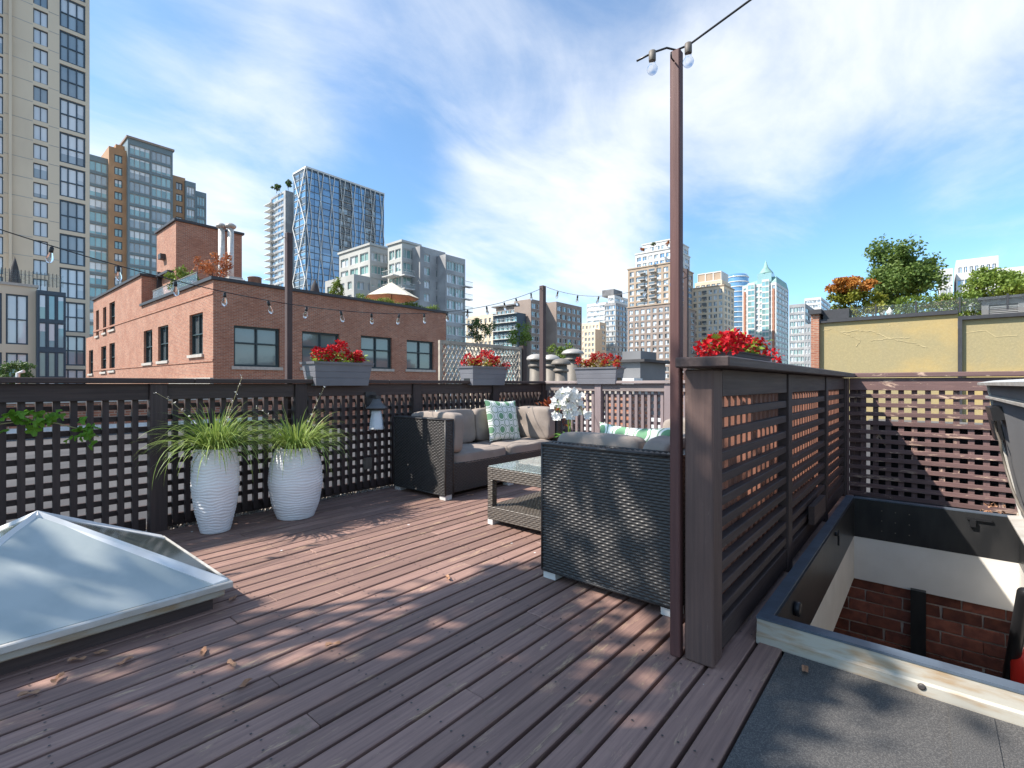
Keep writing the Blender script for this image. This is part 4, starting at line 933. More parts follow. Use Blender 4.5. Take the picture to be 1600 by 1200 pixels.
dl = []
for q in range(3):
    m = MB(); n = 12; m.v = [(0, 0, .006)]
    for k in range(n): a = 2 * PI * k / n; r_ = .020 * (1 + .25 * math.cos(2 * a) + .12 * math.cos(5 * a + q)); m.v.append((r_ * 1.3 * math.cos(a), r_ * .7 * math.sin(a), .004 + .010 * abs(math.sin(a * 1.5 + q))))
    for k in range(n): m.f.append((0, 1 + k, 1 + (k + 1) % n)); m.m.append(0); m.sm.append(False)
    dl.append(m.mesh('dry_leaf', 'dryleaf'))
def g(x, y, z=0.0): s = (z - EYE) / (600 - y); r = ray(x); return (r[0] * s, r[1] * s)
for x, y in ((120, 1034), (157, 1023), (195, 1037), (318, 1022), (364, 938), (362, 1041), (90, 1064), (45, 1088), (383, 1072), (700, 905), (735, 775), (520, 1010)):
    p = g(x, y); obj('dry_leaf', R.choice(dl), label='curled dry leaf lying on the deck boards', cat='leaf', group='dry leaves on the deck', loc=(p[0], p[1], .003), rot=(0, 0, R.uniform(0, 6)))
p = g(1258, 1049, -.004); obj('dry_leaf', dl[0], label='tan dry leaf lying on the grey roof felt', cat='leaf', loc=(p[0], p[1], -.003), rot=(0, 0, .2))
t = thing('leaf_litter', 'clump of dry tan leaves caught at the foot of the peeling fence', 'leaves', (5.6, -.33, 0))
for k in range(16): share('leaf', R.choice(dl), t, (5.5 + R.uniform(-.2, .2), -.40 + R.uniform(-.1, .1), R.uniform(0, .10)), (R.uniform(-1, 1), R.uniform(-1, 1), R.uniform(0, 6)))

# ================================================================== TREES
def crown(m, c, rad, n, s, rr, clumps=26, mi=0):
    cs_ = []
    for _ in range(clumps):
        d = Vector((rr.gauss(0, 1), rr.gauss(0, 1), rr.gauss(0, 1))).normalized() * rr.uniform(.35, .92); cs_.append((Vector((c[0] + d.x * rad[0], c[1] + d.y * rad[1], c[2] + d.z * rad[2])), rr.uniform(.20, .38)))
    for _ in range(n):
        q, f = rr.choice(cs_); d = Vector((rr.gauss(0, 1), rr.gauss(0, 1), rr.gauss(0, 1))).normalized() * rr.random() ** .45
        p = q + Vector((d.x * rad[0], d.y * rad[1], d.z * rad[2])) * f
        m.leaf(p, Vector((rr.gauss(0, 1), rr.gauss(0, 1), rr.gauss(-.3, .8))), Vector((rr.gauss(0, 1), rr.gauss(0, 1), 1)), s * rr.uniform(.7, 1.3), s * rr.uniform(.5, .8), mi)
    return cs_
def tree(name, label, base, c, rad, n, s, leafm, seed, trunk=.06, group=None, cat='tree', clumps=26, extra=None):
    rr = random.Random(seed); t = thing(name, label, cat, base, group); b = Vector(base); m = MB(); cs_ = crown(m, c, rad, n, s, rr, clumps); m.build('crown', leafm, t, kind='stuff')
    if extra: m = MB(); crown(m, *extra[0], rr, extra[2]); m.build('crown', extra[1], t, kind='stuff')
    m = MB(); top = Vector(c); m.tube([b, b.lerp(top, .35) + Vector((trunk, 0, 0)), b.lerp(top, .7), top], [trunk, trunk * .8, trunk * .55, trunk * .2], 8)
    for q, f in cs_[:12]: a = b.lerp(top, rr.uniform(.35, .8)); m.tube([a, a.lerp(q, .5) + Vector((0, 0, .05)), q], [trunk * .4, trunk * .25, trunk * .08], 5)
    m.build('trunk', 'bark', t); return t
# tree standing beside the deck whose shade falls over the near boards
tree('shade_tree', 'leafy tree standing beside the near end of the shaded fence', (-3.3, 5.6, -.35), (-2.05, 3.95, 4.9), (1.85, 1.2, 1.0), 3100, .15, 'treeleaf', 21, .13, clumps=40,
     extra=(((-4.0, 5.2, 4.8), (1.15, 1.1, 1.1), 2500, .15), 'treeleaf', 30))

# ================================================================== BUILDINGS
def facade(m, face, pl, a0, a1, z0, z1, rects, dep, mi=0):
    """wall face with recessed openings; face 'X' looks to -X, 'Y' looks to -Y"""
    P = (lambda a, z, d: (pl + d, a, z)) if face == 'X' else (lambda a, z, d: (a, pl + d, z))
    fl = face == 'X'
    def Q(*p): m.quad(*(p[::-1] if fl else p), mi=mi)
    rects = [r for r in rects if r[0] > a0 and r[1] < a1 and r[2] > z0 and r[3] < z1]
    A = sorted({a0, a1, *[round(r[0], 4) for r in rects], *[round(r[1], 4) for r in rects]}); Z = sorted({z0, z1, *[round(r[2], 4) for r in rects], *[round(r[3], 4) for r in rects]})
    ai = {a: k for k, a in enumerate(A)}; zi = {z: k for k, z in enumerate(Z)}; hole = set()
    for r in rects:
        for p in range(ai[round(r[0], 4)], ai[round(r[1], 4)]):
            for q in range(zi[round(r[2], 4)], zi[round(r[3], 4)]): hole.add((p, q))
    for q in range(len(Z) - 1):                                  # merge runs of wall cells in a row
        p = 0
        while p < len(A) - 1:
            if (p, q) in hole: p += 1; continue
            e = p
            while e < len(A) - 1 and (e, q) not in hole: e += 1
            Q(P(A[p], Z[q], 0), P(A[e], Z[q], 0), P(A[e], Z[q + 1], 0), P(A[p], Z[q + 1], 0)); p = e
    for r in rects:
        u0, u1, w0, w1 = (round(k, 4) for k in r)
        Q(P(u0, w0, 0), P(u0, w0, dep), P(u1, w0, dep), P(u1, w0, 0)[:3]) if False else None
        Q(P(u0, w0, dep), P(u1, w0, dep), P(u1, w0, 0), P(u0, w0, 0)) if False else Q(P(u0, w0, 0), P(u1, w0, 0), P(u1, w0, dep), P(u0, w0, dep))
        Q(P(u0, w1, dep), P(u1, w1, dep), P(u1, w1, 0), P(u0, w1, 0)); Q(P(u0, w0, 0), P(u0, w0, dep), P(u0, w1, dep), P(u0, w1, 0)); Q(P(u1, w0, dep), P(u1, w0, 0), P(u1, w1, 0), P(u1, w1, dep))
def fbox(m, face, pl, a0, a1, z0, z1, d0, d1, mi=0):
    if face == 'X': m.box(pl + d0, pl + d1, a0, a1, z0, z1, mi)
    else: m.box(a0, a1, pl + d0, pl + d1, z0, z1, mi)
def window(t, face, pl, r, dep, nc, nr, fmat, pmat, fw=.06, sill=None, hsplit=None):
    """a window part: frame with bars, its pane a sub-part"""
    m = MB(); a0, a1, z0, z1 = r; e = .004; d0, d1 = dep * .45, dep - e
    fbox(m, face, pl, a0 + e, a1 - e, z0 + e, z0 + fw, d0, d1); fbox(m, face, pl, a0 + e, a1 - e, z1 - fw, z1 - e, d0, d1)
    fbox(m, face, pl, a0 + e, a0 + fw, z0 + fw, z1 - fw, d0, d1); fbox(m, face, pl, a1 - fw, a1 - e, z0 + fw, z1 - fw, d0, d1)
    for k in range(1, nc): a = a0 + (a1 - a0) * k / nc; fbox(m, face, pl, a - fw * .4, a + fw * .4, z0 + fw, z1 - fw, d0 + .01, d1)
    for k in range(1, nr): z = z0 + (z1 - z0) * ((hsplit or .5) if nr == 2 else k / nr); fbox(m, face, pl, a0 + fw, a1 - fw, z - fw * .4, z + fw * .4, d0 + .005, d1)
    f = m.build('window', fmat, t); m = MB(); bl = R.random() < .6 and pmat not in ('paneD', 'paneM'); zb = z1 - (z1 - z0) * R.choice((.2, .35, .5, .7)) if bl else z1
    for k in range(nc): A0, A1 = a0 + (a1 - a0) * k / nc, a0 + (a1 - a0) * (k + 1) / nc; fbox(m, face, pl, A0 + .002, A1 - .002, z0, zb, d1 - .03, d1 + .02); fbox(m, face, pl, A0 + .002, A1 - .002, zb + .001, z1, d1 - .031, d1 + .02, 1) if bl else None
    m.build('pane', [pmat, 'paneL'], f)
    if sill: m = MB(); fbox(m, face, pl, a0 - .12, a1 + .12, z0 - .16, z0 - .004, -.10, dep * .4); m.build('sill', sill, f)
def grid(a0, a1, z0, z1, cols, storey, wf, hf, first=.3):
    out = []; w = (a1 - a0) / cols; z = z0 + storey * first * .3
    z = z1 - storey * math.floor((z1 - z0 - .3) / storey) - .4
    while z + storey * .95 < z1:
        for c in range(cols): m_ = a0 + (c + .5) * w; out.append((m_ - w * wf / 2, m_ + w * wf / 2, z + storey * (1 - hf) / 2, z + storey * (1 + hf) / 2))
        z += storey
    return out
def glaze(t, face, pl, rects, dep, fmat, pmats, nc=2, fw=.07, bal=None, rr=R, seed=1):
    """small far windows: built, joined into one part"""
    rr = random.Random(seed); g_, f_ = MB(), MB()
    for a0, a1, z0, z1 in rects:
        for k in range(nc):
            A0, A1 = a0 + (a1 - a0) * k / nc, a0 + (a1 - a0) * (k + 1) / nc; mi = rr.randrange(len(pmats)); zb = z0 + (z1 - z0) * rr.choice((1, 1, .75, .5, .3))
            fbox(g_, face, pl, A0 + .001, A1 - .001, z0, zb, dep - .05, dep, mi)
            if zb < z1: fbox(g_, face, pl, A0 + .001, A1 - .001, zb + .002, z1, dep - .052, dep, rr.randrange(len(pmats)))
        for k in range(1, nc): a = a0 + (a1 - a0) * k / nc; fbox(f_, face, pl, a - fw / 2, a + fw / 2, z0, z1, dep * .5, dep - .051)
        fbox(f_, face, pl, a0, a1, z0, z0 + fw, dep * .4, dep - .052); fbox(f_, face, pl, a0, a1, z1 - fw, z1, dep * .4, dep - .052)
    if g_.v: g_.build('window_panes', pmats, t, kind='stuff'); f_.build('window_frames', fmat, t, kind='stuff')
def block(t, x0, x1, y0, y1, z0, z1, wall, rX=(), rY=(), dep=.3, cap=None, name='wall', capw=.3, caph=.5):
    m = MB(); facade(m, 'X', x0, y0, y1, z0, z1, list(rX), dep); facade(m, 'Y', y0, x0, x1, z0, z1, list(rY), dep)
    m.quad((x1, y0, z0), (x1, y1, z0), (x1, y1, z1), (x1, y0, z1)); m.quad((x1, y1, z0), (x0, y1, z0), (x0, y1, z1), (x1, y1, z1)); m.quad((x0, y0, z1), (x1, y0, z1), (x1, y1, z1), (x0, y1, z1))
    o = m.build(name, wall, t)
    if cap:
        m = MB(); e = capw; m.box(x0 - e, x1 + e, y0 - e, y0 + e, z1 + .002, z1 + caph); m.box(x0 - e, x1 + e, y1 - e, y1 + e, z1 + .002, z1 + caph); m.box(x0 - e, x0 + e, y0 + e, y1 - e, z1 + .003, z1 + caph - .003); m.box(x1 - e, x1 + e, y0 + e, y1 - e, z1 + .003, z1 + caph - .003); m.build('coping', cap, t)
    return o
def balconies(t, face, pl, a0, a1, zs, out=1.5, slab='concw', rail='railglass', h=1.05):
    s_, r_ = MB(), MB()
    for z in zs:
        fbox(s_, face, pl, a0, a1, z - .2, z, -out, .3); fbox(r_, face, pl, a0 + .05, a1 - .05, z + .1, z + h, -out + .04, -out + .09); fbox(s_, face, pl, a0, a1, z + h, z + h + .07, -out, -out + .13)
    s_.build('balcony_slabs', slab, t, kind='stuff'); r_.build('balcony_glass', rail, t, kind='stuff')
ZB = -15.9
def corner(xc, d): p = at(xc, 600, d); return p.x, p.y

# ---- brick building across the lane
bxc, byc = corner(333, 24.0)
Yb0 = Yat(221, bxc); Yb1 = Yat(146, bxc); Yb2 = Yat(134.5, bxc); Xb1 = Xat(697, byc)
zr = ZatX(333, 437, bxc); zh = ZatX(221, 431, bxc)
t = thing('brick_building', 'red brick building with roof terrace and dark framed windows', 'building', (bxc, byc, ZB))
PXR = [((150, 154.5, 485, 525), 1, 1), ((161, 166, 480, 520), 1, 1), ((171, 179.5, 472, 515), 1, 2), ((139, 145.5, 547, 584), 1, 2), ((158, 166, 541, 581), 1, 2), ((171, 179.5, 536, 579), 1, 2), ((224.5, 238, 516, 567), 2, 2), ((247, 263, 509, 564), 2, 2), ((296, 317, 490, 554), 2, 2)]
def pxX(r, X): q = (r[0] + r[1]) / 2; return (Yat(r[1], X), Yat(r[0], X), ZatX(q, r[3], X), ZatX(q, r[2], X))
def pxY(r, Y): q = (r[0] + r[1]) / 2; return (Xat(r[0], Y), Xat(r[1], Y), ZatY(q, r[3], Y), ZatY(q, r[2], Y))
WX = [(pxX(r, bxc), a, b) for r, a, b in PXR]; WY = [(pxY(r, byc), 2, 2) for r in ((365.5, 437.5, 511, 573), (472, 530.5, 519.5, 575), (564, 612.5, 526, 576), (635.5, 677.5, 532.5, 577.5))]
rA = [w[0] for w in WX if w[0][1] < Yb0]; rB = [w[0] for w in WX if w[0][0] > Yb0 and w[0][1] < Yb1]
block(t, bxc, Xb1, byc, Yb0, ZB, zr, 'brickA', rA, [w[0] for w in WY], .28)
block(t, bxc, bxc + 14, Yb0 + .001, Yb1, ZB, zh, 'brickA', rB, (), .28)
block(t, bxc, bxc + 14, Yb1 + .001, Yb2, ZB, ZatX(140, 527, bxc), 'brickA', [w[0] for w in WX if w[0][0] > Yb1], (), .28)
for r, a, b in WX: window(t, 'X', bxc, r, .28, a, b, 'wframe', 'paneD', .07, 'sill')
MT['paneM'] = glass_pane('dusky_window_glass', (0.20, 0.235, 0.25), (0.07, 0.085, 0.09))
for r, a, b in WY: window(t, 'Y', byc, r, .28, a, b, 'wframe', 'paneM', .10, 'sill', .58)
m = MB(); e = .12
m.box(bxc - e, Xb1 + e, byc - e, byc + .3, zr + .002, zr + .16); m.box(bxc - e, bxc + .3, byc + .301, Yb0 - .002, zr + .002, zr + .16); m.build('coping', 'capdark', t)
m = MB(); m.box(bxc - e, bxc + 14, Yb0 - e, Yb0 + .3, zh + .002, zh + .16); m.box(bxc - e, bxc + .3, Yb0 + .301, Yb1 + e, zh + .003, zh + .158); m.build('coping', 'capdark', t)
for z in (ZatX(300, 468, bxc), ZatX(300, 480, bxc) - 2.9): m = MB(); m.box(bxc - .04, bxc - .002, byc - .04, Yb1, z - .06, z + .06); m.build('string_course', 'brickA', t)
m = MB(); fbox(m, 'X', bxc, byc - .05, byc + 6.5, ZatX(330, 598, bxc) - .1, ZatX(330, 590, bxc), -.15, -.002); m.build('ledge', 'sill', t)
# penthouse on its roof
pxc, pyc = corner(275, 31.0); pz = ZatX(275, 345, pxc)
t = thing('brick_penthouse', 'windowless red brick stair tower on the brick building roof', 'penthouse', (pxc, pyc, zr)); block(t, pxc, Xat(378, pyc), pyc, Yat(245, pxc), zr - .5, pz, 'brickA', cap='capdark', capw=.12, caph=.15)
m = MB(); fbox(m, 'X', pxc, Yat(259, pxc), Yat(255, pxc), ZatX(257, 406, pxc), ZatX(257, 398, pxc), -.3, -.01); m.build('wall_lamp', 'bronze', t)
for xx in (346, 360.5):
    c = at(xx, 600, 29.5); zt = at(xx, 349, 29.5).z; m = MB(); m.lathe([(.17, zr - .2), (.17, zt - .3)], (c.x, c.y, 0), 14); o = thing('flue_pipe', 'silver flue pipe beside the red shrub, before the brick stair tower' if xx < 350 else 'silver flue pipe nearer the outer edge of the brick stair tower', 'pipe', (c.x, c.y, zr), group='silver flues on the brick roof'); m.build('pipe', 'alu', o)
    m = MB(); m.lathe([(.20, zt - .32), (.30, zt - .22), (.30, zt - .12), (.12, zt)], (c.x, c.y, 0), 14); m.build('cowl', 'galvcap', o)
c = at(365, 437, 27.5); m = MB(); m.chbox(c.x - .5, c.x + .5, c.y - .5, c.y + .5, zr, zr + .75, .08); m.box(c.x - .35, c.x + .35, c.y - .35, c.y + .35, zr + .751, zr + .85); m.build('roof_unit', 'galvcap', label='small pale ventilation unit by the flues', cat='roof unit')
c = at(398, 437, 27); m = MB(); m.lathe([(.34, zr), (.34, zr + .7), (.38, zr + .72), (.3, zr + .78)], (c.x, c.y, 0), 16); m.build('roof_unit', 'galv', label='round silver drum vent on the brick roof edge', cat='roof unit')
def roof_shrub(name, label, x, y, d, rad, n, s, lm, seed, zb, cat='shrub', group=None):
    c = at(x, y, d); return tree(name, label, (c.x, c.y, zb), (c.x, c.y, c.z), rad, n, s, lm, seed, .03, group, cat, 16)
roof_shrub('green_shrub', 'lush light green shrub in the notch of the brick roof', 290, 439, 29.0, (1.0, 1.0, .85), 2200, .15, 'treeleaf2', 31, zr - .8)
roof_shrub('red_shrub', 'red and orange shrub before the brick stair tower', 332, 412, 27.5, (1.0, 1.0, 1.05), 1300, .12, 'redshrub', 32, zr - .2)
c = at(530, 452, 27.5); roof_shrub('small_tree', 'small feathery tree by the closed roof umbrella', 529, 450, 31.0, (.55, .55, .85), 900, .12, 'treeleaf2', 33, zr - .3, 'tree')
t = thing('roof_pergola', 'dark framed glass lean-to inside the brick roof notch', 'pergola', (bxc + 1.5, Yb0 - 2, zr)); y1_ = Yb0 - .15
m = MB(); m.box(bxc + .8, bxc + 5, y1_ - .2, y1_, zr - .5, zr + 2.4); m.box(bxc + 1, bxc + 1.12, y1_ - 2.6, y1_ - 2.48, zr, zr + 2.0); m.box(bxc + .7, bxc + 5, y1_ - 2.7, y1_ - .2, zr + 2.0, zr + 2.14); m.build('frame', 'capdark', t)
m = MB(); m.box(bxc + 1.05, bxc + 1.09, y1_ - 2.4, y1_ - .25, zr, zr + 1.95); m.build('pane', 'pane', t)
t = thing('glass_railing', 'glass railing along the brick roof notch', 'railing', (bxc + .2, byc + 5, zr)); m = MB(); m.box(bxc + .1, bxc + .13, byc + 2.6, Yb0 - 2.2, zr + .2, zr + .75); m.build('glass', 'railglass', t)
m = MB(); m.box(bxc + .08, bxc + .15, byc + 2.6, Yb0 - 2.2, zr + .751, zr + .80); m.build('handrail', 'galv', t)
# umbrellas, torch and hedge on the terrace
c = at(612, 470, 35); zt = at(612, 441, 35).z; ze = at(612, 466, 35).z; t = thing('patio_umbrella', 'open cream patio umbrella on the brick roof terrace', 'umbrella', (c.x, c.y, zr)); m = MB()
for k in range(8):
    a, b = 2 * PI * k / 8, 2 * PI * (k + 1) / 8; r_ = 1.95; m.quad((c.x, c.y, zt), (c.x + r_ * math.cos(a), c.y + r_ * math.sin(a), ze), (c.x + r_ * math.cos(b), c.y + r_ * math.sin(b), ze)); m.quad((c.x, c.y, zt - .03), (c.x + r_ * math.cos(b), c.y + r_ * math.sin(b), ze - .03), (c.x + r_ * math.cos(a), c.y + r_ * math.sin(a), ze - .03))
m.build('canopy', 'canvas', t); m = MB(); m.tube([(c.x, c.y, zr - .3), (c.x, c.y, zt + .1)], .03, 8); m.build('pole', 'bark', t)
c = at(492, 600, 30.2); t = thing('closed_umbrella', 'closed dark umbrella on the brick roof', 'umbrella', (c.x, c.y, zr)); m = MB(); m.lathe([(.30, zr + .1), (.34, zr + .3), (.2, zr + .9), (.05, zr + 1.25)], (c.x, c.y, 0), 12); m.build('canopy', 'canvasd', t); m = MB(); m.tube([(c.x, c.y, zr - .3), (c.x, c.y, zr + 1.35)], .025, 6); m.build('pole', 'bark', t)
t = thing('roof_hedge', 'low green hedge along the brick roof parapet', 'hedge', (Xat(620, byc), byc + .9, zr)); m = MB(); rr = random.Random(4); x0_, x1_ = Xat(558, byc + .8), Xat(682, byc + .8)
for k in range(3600): x_ = rr.uniform(x0_, x1_); m.leaf(Vector((x_, byc + .8 + rr.uniform(-.35, .35), zr + rr.uniform(.05, .45 + .15 * math.sin(x_ * 3)))), Vector((rr.gauss(0, 1), rr.gauss(0, 1), rr.gauss(.4, 1))), Vector((0, 0, 1)), rr.uniform(.09, .16), .07)
m.build('foliage', 'treeleaf2', t, kind='stuff')

# ---- beige tower at the left with its podium
Yt = 100.0; t = thing('beige_tower', 'tall beige concrete tower with slate framed window bays', 'tower', (Xat(60, Yt), Yt, ZB)); st = 30 / FPX * (FY * Yt + FX * Xat(63, Yt))
xa, xb, xc_ = Xat(-130, Yt), Xat(140, Yt), Xat(18, Yt); ztp = 92.0
z63 = ZatY(63, 106, Yt)                                  # top edge of one small window
rs_ = []; big = []
for k in range(-4, 30):
    z1_ = z63 - (k - 0) * st
    if z1_ > ztp - 2 or z1_ < -10: continue
    rs_.append((Xat(52, Yt), Xat(75, Yt), z1_ - st * .78, z1_)); rs_.append((Xat(-22, Yt), Xat(5, Yt), z1_ - st * .85 - .4, z1_ - .3))
zb_ = ZatY(115, 211, Yt); k = -5
while True:
    z1_ = zb_ - k * 2 * st * .905; k += 1
    if z1_ < -10: break
    if z1_ < ztp - 2: big.append((Xat(93, Yt), Xat(133.5, Yt), z1_ - 2 * st * .905 + .55, z1_))
block(t, xa, xb, Yt, Yt + 26, ZB, ztp, 'conc', (), rs_ + big, .35)
for r in rs_: window(t, 'Y', Yt, r, .35, 2, 1, 'wframe2', R.choice(('pane', 'paneL', 'paneL')), .10)
for r in big:
    window(t, 'Y', Yt, r, .35, 3, 2, 'wframe2', R.choice(('pane', 'paneL', 'pane')), .20)
m = MB()
for k in range(-5, 34):
    z = z63 - k * st + st * .10
    if not -8 < z < ztp - 1: continue
    for a, b in ((-130, -23), (6, 51), (76, 92)): m.box(Xat(a, Yt), Xat(b, Yt), Yt - .02, Yt - .003, z, z + .07)
m.build('floor_joints', 'concg', t, kind='stuff')
m = MB(); m.box(Xat(18, Yt) - .3, Xat(18, Yt), Yt - .5, Yt - .002, ZB, ztp); m.build('corner_fin', 'conc', t)
Yp = 78.0; zp = ZatY(50, 449, Yp); t = thing('podium_block', 'low beige block with teal glass bay before the beige tower', 'building', (Xat(40, Yp), Yp, ZB))
rp = []
for (a, b) in ((-60, -32), (-28, 3), (9, 44)):
    for k in range(4): zz = ZatY(25, 460, Yp) - k * 6.55; rp.append((Xat(a, Yp), Xat(b, Yp), zz - 5.6, zz))
block(t, Xat(-110, Yp), Xat(57.5, Yp), Yp, Yp + 18, ZB, zp, 'conc', (), rp, .3, cap='sill', capw=.15, caph=.3)
for r in rp: window(t, 'Y', Yp, r, .3, 2, 2, 'wframe2', R.choice(('paneL', 'paneL', 'paneG')), .16)
Yq = Yp - 1.2; rq = []
for k in range(4): zz = ZatY(80, 461, Yq) - k * 6.55; rq += [(Xat(a, Yq), Xat(b, Yq), zz - 2.9 - 3.2 * j, zz - 3.2 * j) for a, b in ((60, 73), (74.5, 87.5), (89, 101.5)) for j in (0, 1)]
block(t, Xat(58, Yq), Xat(103, Yq), Yq, Yp + 17, ZB, ZatY(80, 455, Yq), 'wframe2', (), rq, .15, name='glass_bay')
for r in rq: window(t, 'Y', Yq, r, .15, 1, 1, 'wframe2', R.choice(('paneT', 'paneG')), .12)
m = MB()
for x_ in range(0, 26): a = Xat(-60 + x_ * 6.2, Yp); m.box(a, a + .06, Yp + .3, Yp + .36, zp + .3, zp + 1.9)
m.box(Xat(-100, Yp), Xat(100, Yp), Yp + .32, Yp + .34, zp + .4, zp + 1.8, 1); m.build('terrace_railing', ['capdark', 'railglass'], t)
c = Vector((Xat(23, Yp + 2), Yp + 2, zp)); o = thing('closed_umbrella', 'closed black umbrella on the podium terrace', 'umbrella', c); m = MB(); m.lathe([(.5, .4), (.55, .6), (.3, 2.4), (.08, 3.4)], c, 10); m.build('canopy', 'canvasd', o); m = MB(); m.tube([c, c + Vector((0, 0, 3.6))], .04, 6); m.build('pole', 'bark', o)

# ---- brown and glass stepped tower behind
Y2 = 146.0; t = thing('brown_glass_tower', 'stepped tower of orange brick piers and blue-green glass', 'tower', (Xat(230, Y2), Y2, ZB))
st2 = 18.6 / FPX * (FY * Y2 + FX * Xat(230, Y2))
def strip(t, x0, x1, ytop, Y, wall, cols, wf, hf, mats, st, fm, depth=22, nc=2, mode='glaze', seed=1, dep=.3, cap=None):
    a0, a1 = Xat(x0, Y), Xat(x1, Y); zt_ = ZatY((x0 + x1) / 2, ytop, Y); r = grid(a0 + .2, a1 - .2, -8, zt_ - .6, cols, st, wf, hf)
    block(t, a0, a1, Y, Y + depth, ZB, zt_, wall, (), r, dep, cap=cap)
    if mode == 'glaze': glaze(t, 'Y', Y, r, dep, fm, mats, nc, .12, seed=seed)
    else:
        rr_ = random.Random(seed)
        for q in r: window(t, 'Y', Y, q, dep, nc, 1, fm, rr_.choice(mats), .14)
    return zt_
strip(t, 128, 170, 243, Y2 + 1, 'bluegrey', 1, .97, .80, ['paneT', 'pane', 'paneT'], st2, 'concg', seed=2, nc=4, mode='w')
strip(t, 170.2, 199.5, 232, Y2, 'orange', 1, .48, .62, ['paneT', 'pane'], st2, 'wframe2', seed=3, mode='w')
strip(t, 199.7, 270, 226, Y2 - 1.2, 'bluegrey', 2, .95, .80, ['paneT', 'pane', 'paneT'], st2, 'concg', seed=4, nc=4, mode='w', cap='brown')
strip(t, 270.2, 289.5, 276, Y2, 'orange', 1, .62, .62, ['paneT', 'pane'], st2, 'wframe2', seed=5, mode='w')
strip(t, 289.7, 306, 284, Y2 - .8, 'bluegrey', 1, .95, .80, ['paneT', 'pane'], st2, 'concg', seed=6, nc=3, mode='w')
strip(t, 306.2, 322.5, 300, Y2 + .4, 'bluegrey', 1, .95, .80, ['paneT', 'pane'], st2, 'concg', seed=7, nc=3, mode='w')
m = MB(); m.box(Xat(184, Y2), Xat(199.6, Y2), Y2 + 2, Y2 + 20, ZatY(185, 232, Y2), ZatY(192, 223, Y2)); m.build('roof_fin', 'orange', t)

# ---- blue glass tower with crossing ribs
d3 = 220.0; gx, gy = corner(478, d3); t = thing('diagrid_tower', 'blue glass tower wrapped in pale crossing diagonal ribs', 'tower', (gx, gy, ZB)); gz = ZatX(478, 262, gx); gx1 = Xat(600, gy); gy1 = Yat(458.5, gx); st3 = 3.05
rY = []; rec = ((530, 549.5), (571, 586.5))
cols3 = [(479.5, 491), (491.6, 504), (504.6, 517), (517.6, 529.5), (530, 549.5), (550, 560), (560.6, 570.5), (571, 586.5), (587, 599)]
z = gz - 1.0
zs3 = []
while z > 0: zs3.append(z); z -= st3
for a, b in cols3: rY += [(Xat(a, gy), Xat(b, gy), z - st3 + .25, z) for z in zs3]
rX = [(Yat(b, gx), Yat(a, gx), z - st3 + .5, z) for z in zs3 for a, b in ((459.5, 467), (468, 477))]
block(t, gx, gx1, gy, gy1, ZB, gz, 'wframe2', rX, rY, .25)
ins = lambda r: any(Xat(a, gy) - .1 <= r[0] and r[1] <= Xat(b, gy) + .1 for a, b in rec)
glaze(t, 'Y', gy, [r for r in rY if not ins(r)], .12, 'concg', ['paneB'], 1, .10, seed=3); glaze(t, 'Y', gy, [r for r in rY if ins(r)], .25, 'concg', ['paneD', 'paneD', 'pane'], 3, .12, seed=4); glaze(t, 'X', gx, rX, .2, 'concw', ['paneB', 'paneD'], 1, .2, seed=5)
for a, b in rec: balconies(t, 'Y', gy, Xat(a, gy), Xat(b, gy), [z - st3 + .2 for z in zs3], .5, 'concg')
W3 = gx1 - gx; nd_ = 7.5; dw = W3 / nd_
HH = gz - (-2); k = 0
for k in range(0, 8):
    for ph_ in (0, 1):
        m = MB(); pts = []
        for q in range(0, 5):
            zz = gz - HH * q / 4 * .98; xx = gx + dw * (k + (.5 if (q + ph_) % 2 else 0.0)); xx = min(max(xx, gx + .1), gx1 - .1); pts.append((xx, gy - .30 - .05 * ph_, zz))
        for a, b in zip(pts[:-1], pts[1:]): m.bar(a, b, .30, .3, up=(0, 1, 0))
        m.build('rib', 'concw', t)
m = MB()
for q in range(4):
    for s0, s1 in ((0, 1), (1, 0)): m.bar((gx - .3, gy + (gy1 - gy) * s0, gz - HH * q / 4), (gx - .3, gy + (gy1 - gy) * s1, gz - HH * (q + 1) / 4), .5, .3, up=(1, 0, 0))
m.build('rib', 'concw', t); bx('parapet', 'concw', t, gx - .2, gx1 + .2, gy - .2, gy1 + .2, gz + .002, gz + .8)
sx0, sy0 = corner(446, d3 + 12); zt_ = ZatX(446, 297, sx0); y1_ = Yat(422, sx0); zs_ = [zt_ - .8 - st3 * k for k in range(24)]
rS = [(sy0 + 2.0, y1_ - 1.5, z - 2.2, z) for z in zs_]
t = thing('slab_tower', 'slim grey tower with projecting balconies beside the ribbed tower', 'tower', (sx0, sy0, ZB)); block(t, sx0, sx0 + 14, sy0, y1_, ZB, zt_, 'concg', rS, (), .4); glaze(t, 'X', sx0, rS, .4, 'concw', ['pane', 'paneB', 'paneD'], 4, .2, seed=9)
m = MB()
for z in zs_: m.box(sx0 - 1.8, sx0 + 2, y1_ - 4, y1_ + 3.0, z - 2.75, z - 2.45)
m.build('balcony_slabs', 'concw', t, kind='stuff')
for x_, y_, s_ in ((432, 292, 2.0), (450, 287, 1.6)): c = at(x_, y_, d3 + 16); tree('rooftop_tree', 'bigger tree at the balcony end of the slim grey tower roof' if x_ < 440 else 'smaller tree on the slim grey tower roof beside the ribbed tower', (c.x, c.y, zt_), (c.x, c.y, c.z), (s_ * 1.1, s_ * 1.1, s_), 500, .7, 'treeleaf', 40 + x_, .12, 'trees on the slim tower roof', clumps=10)

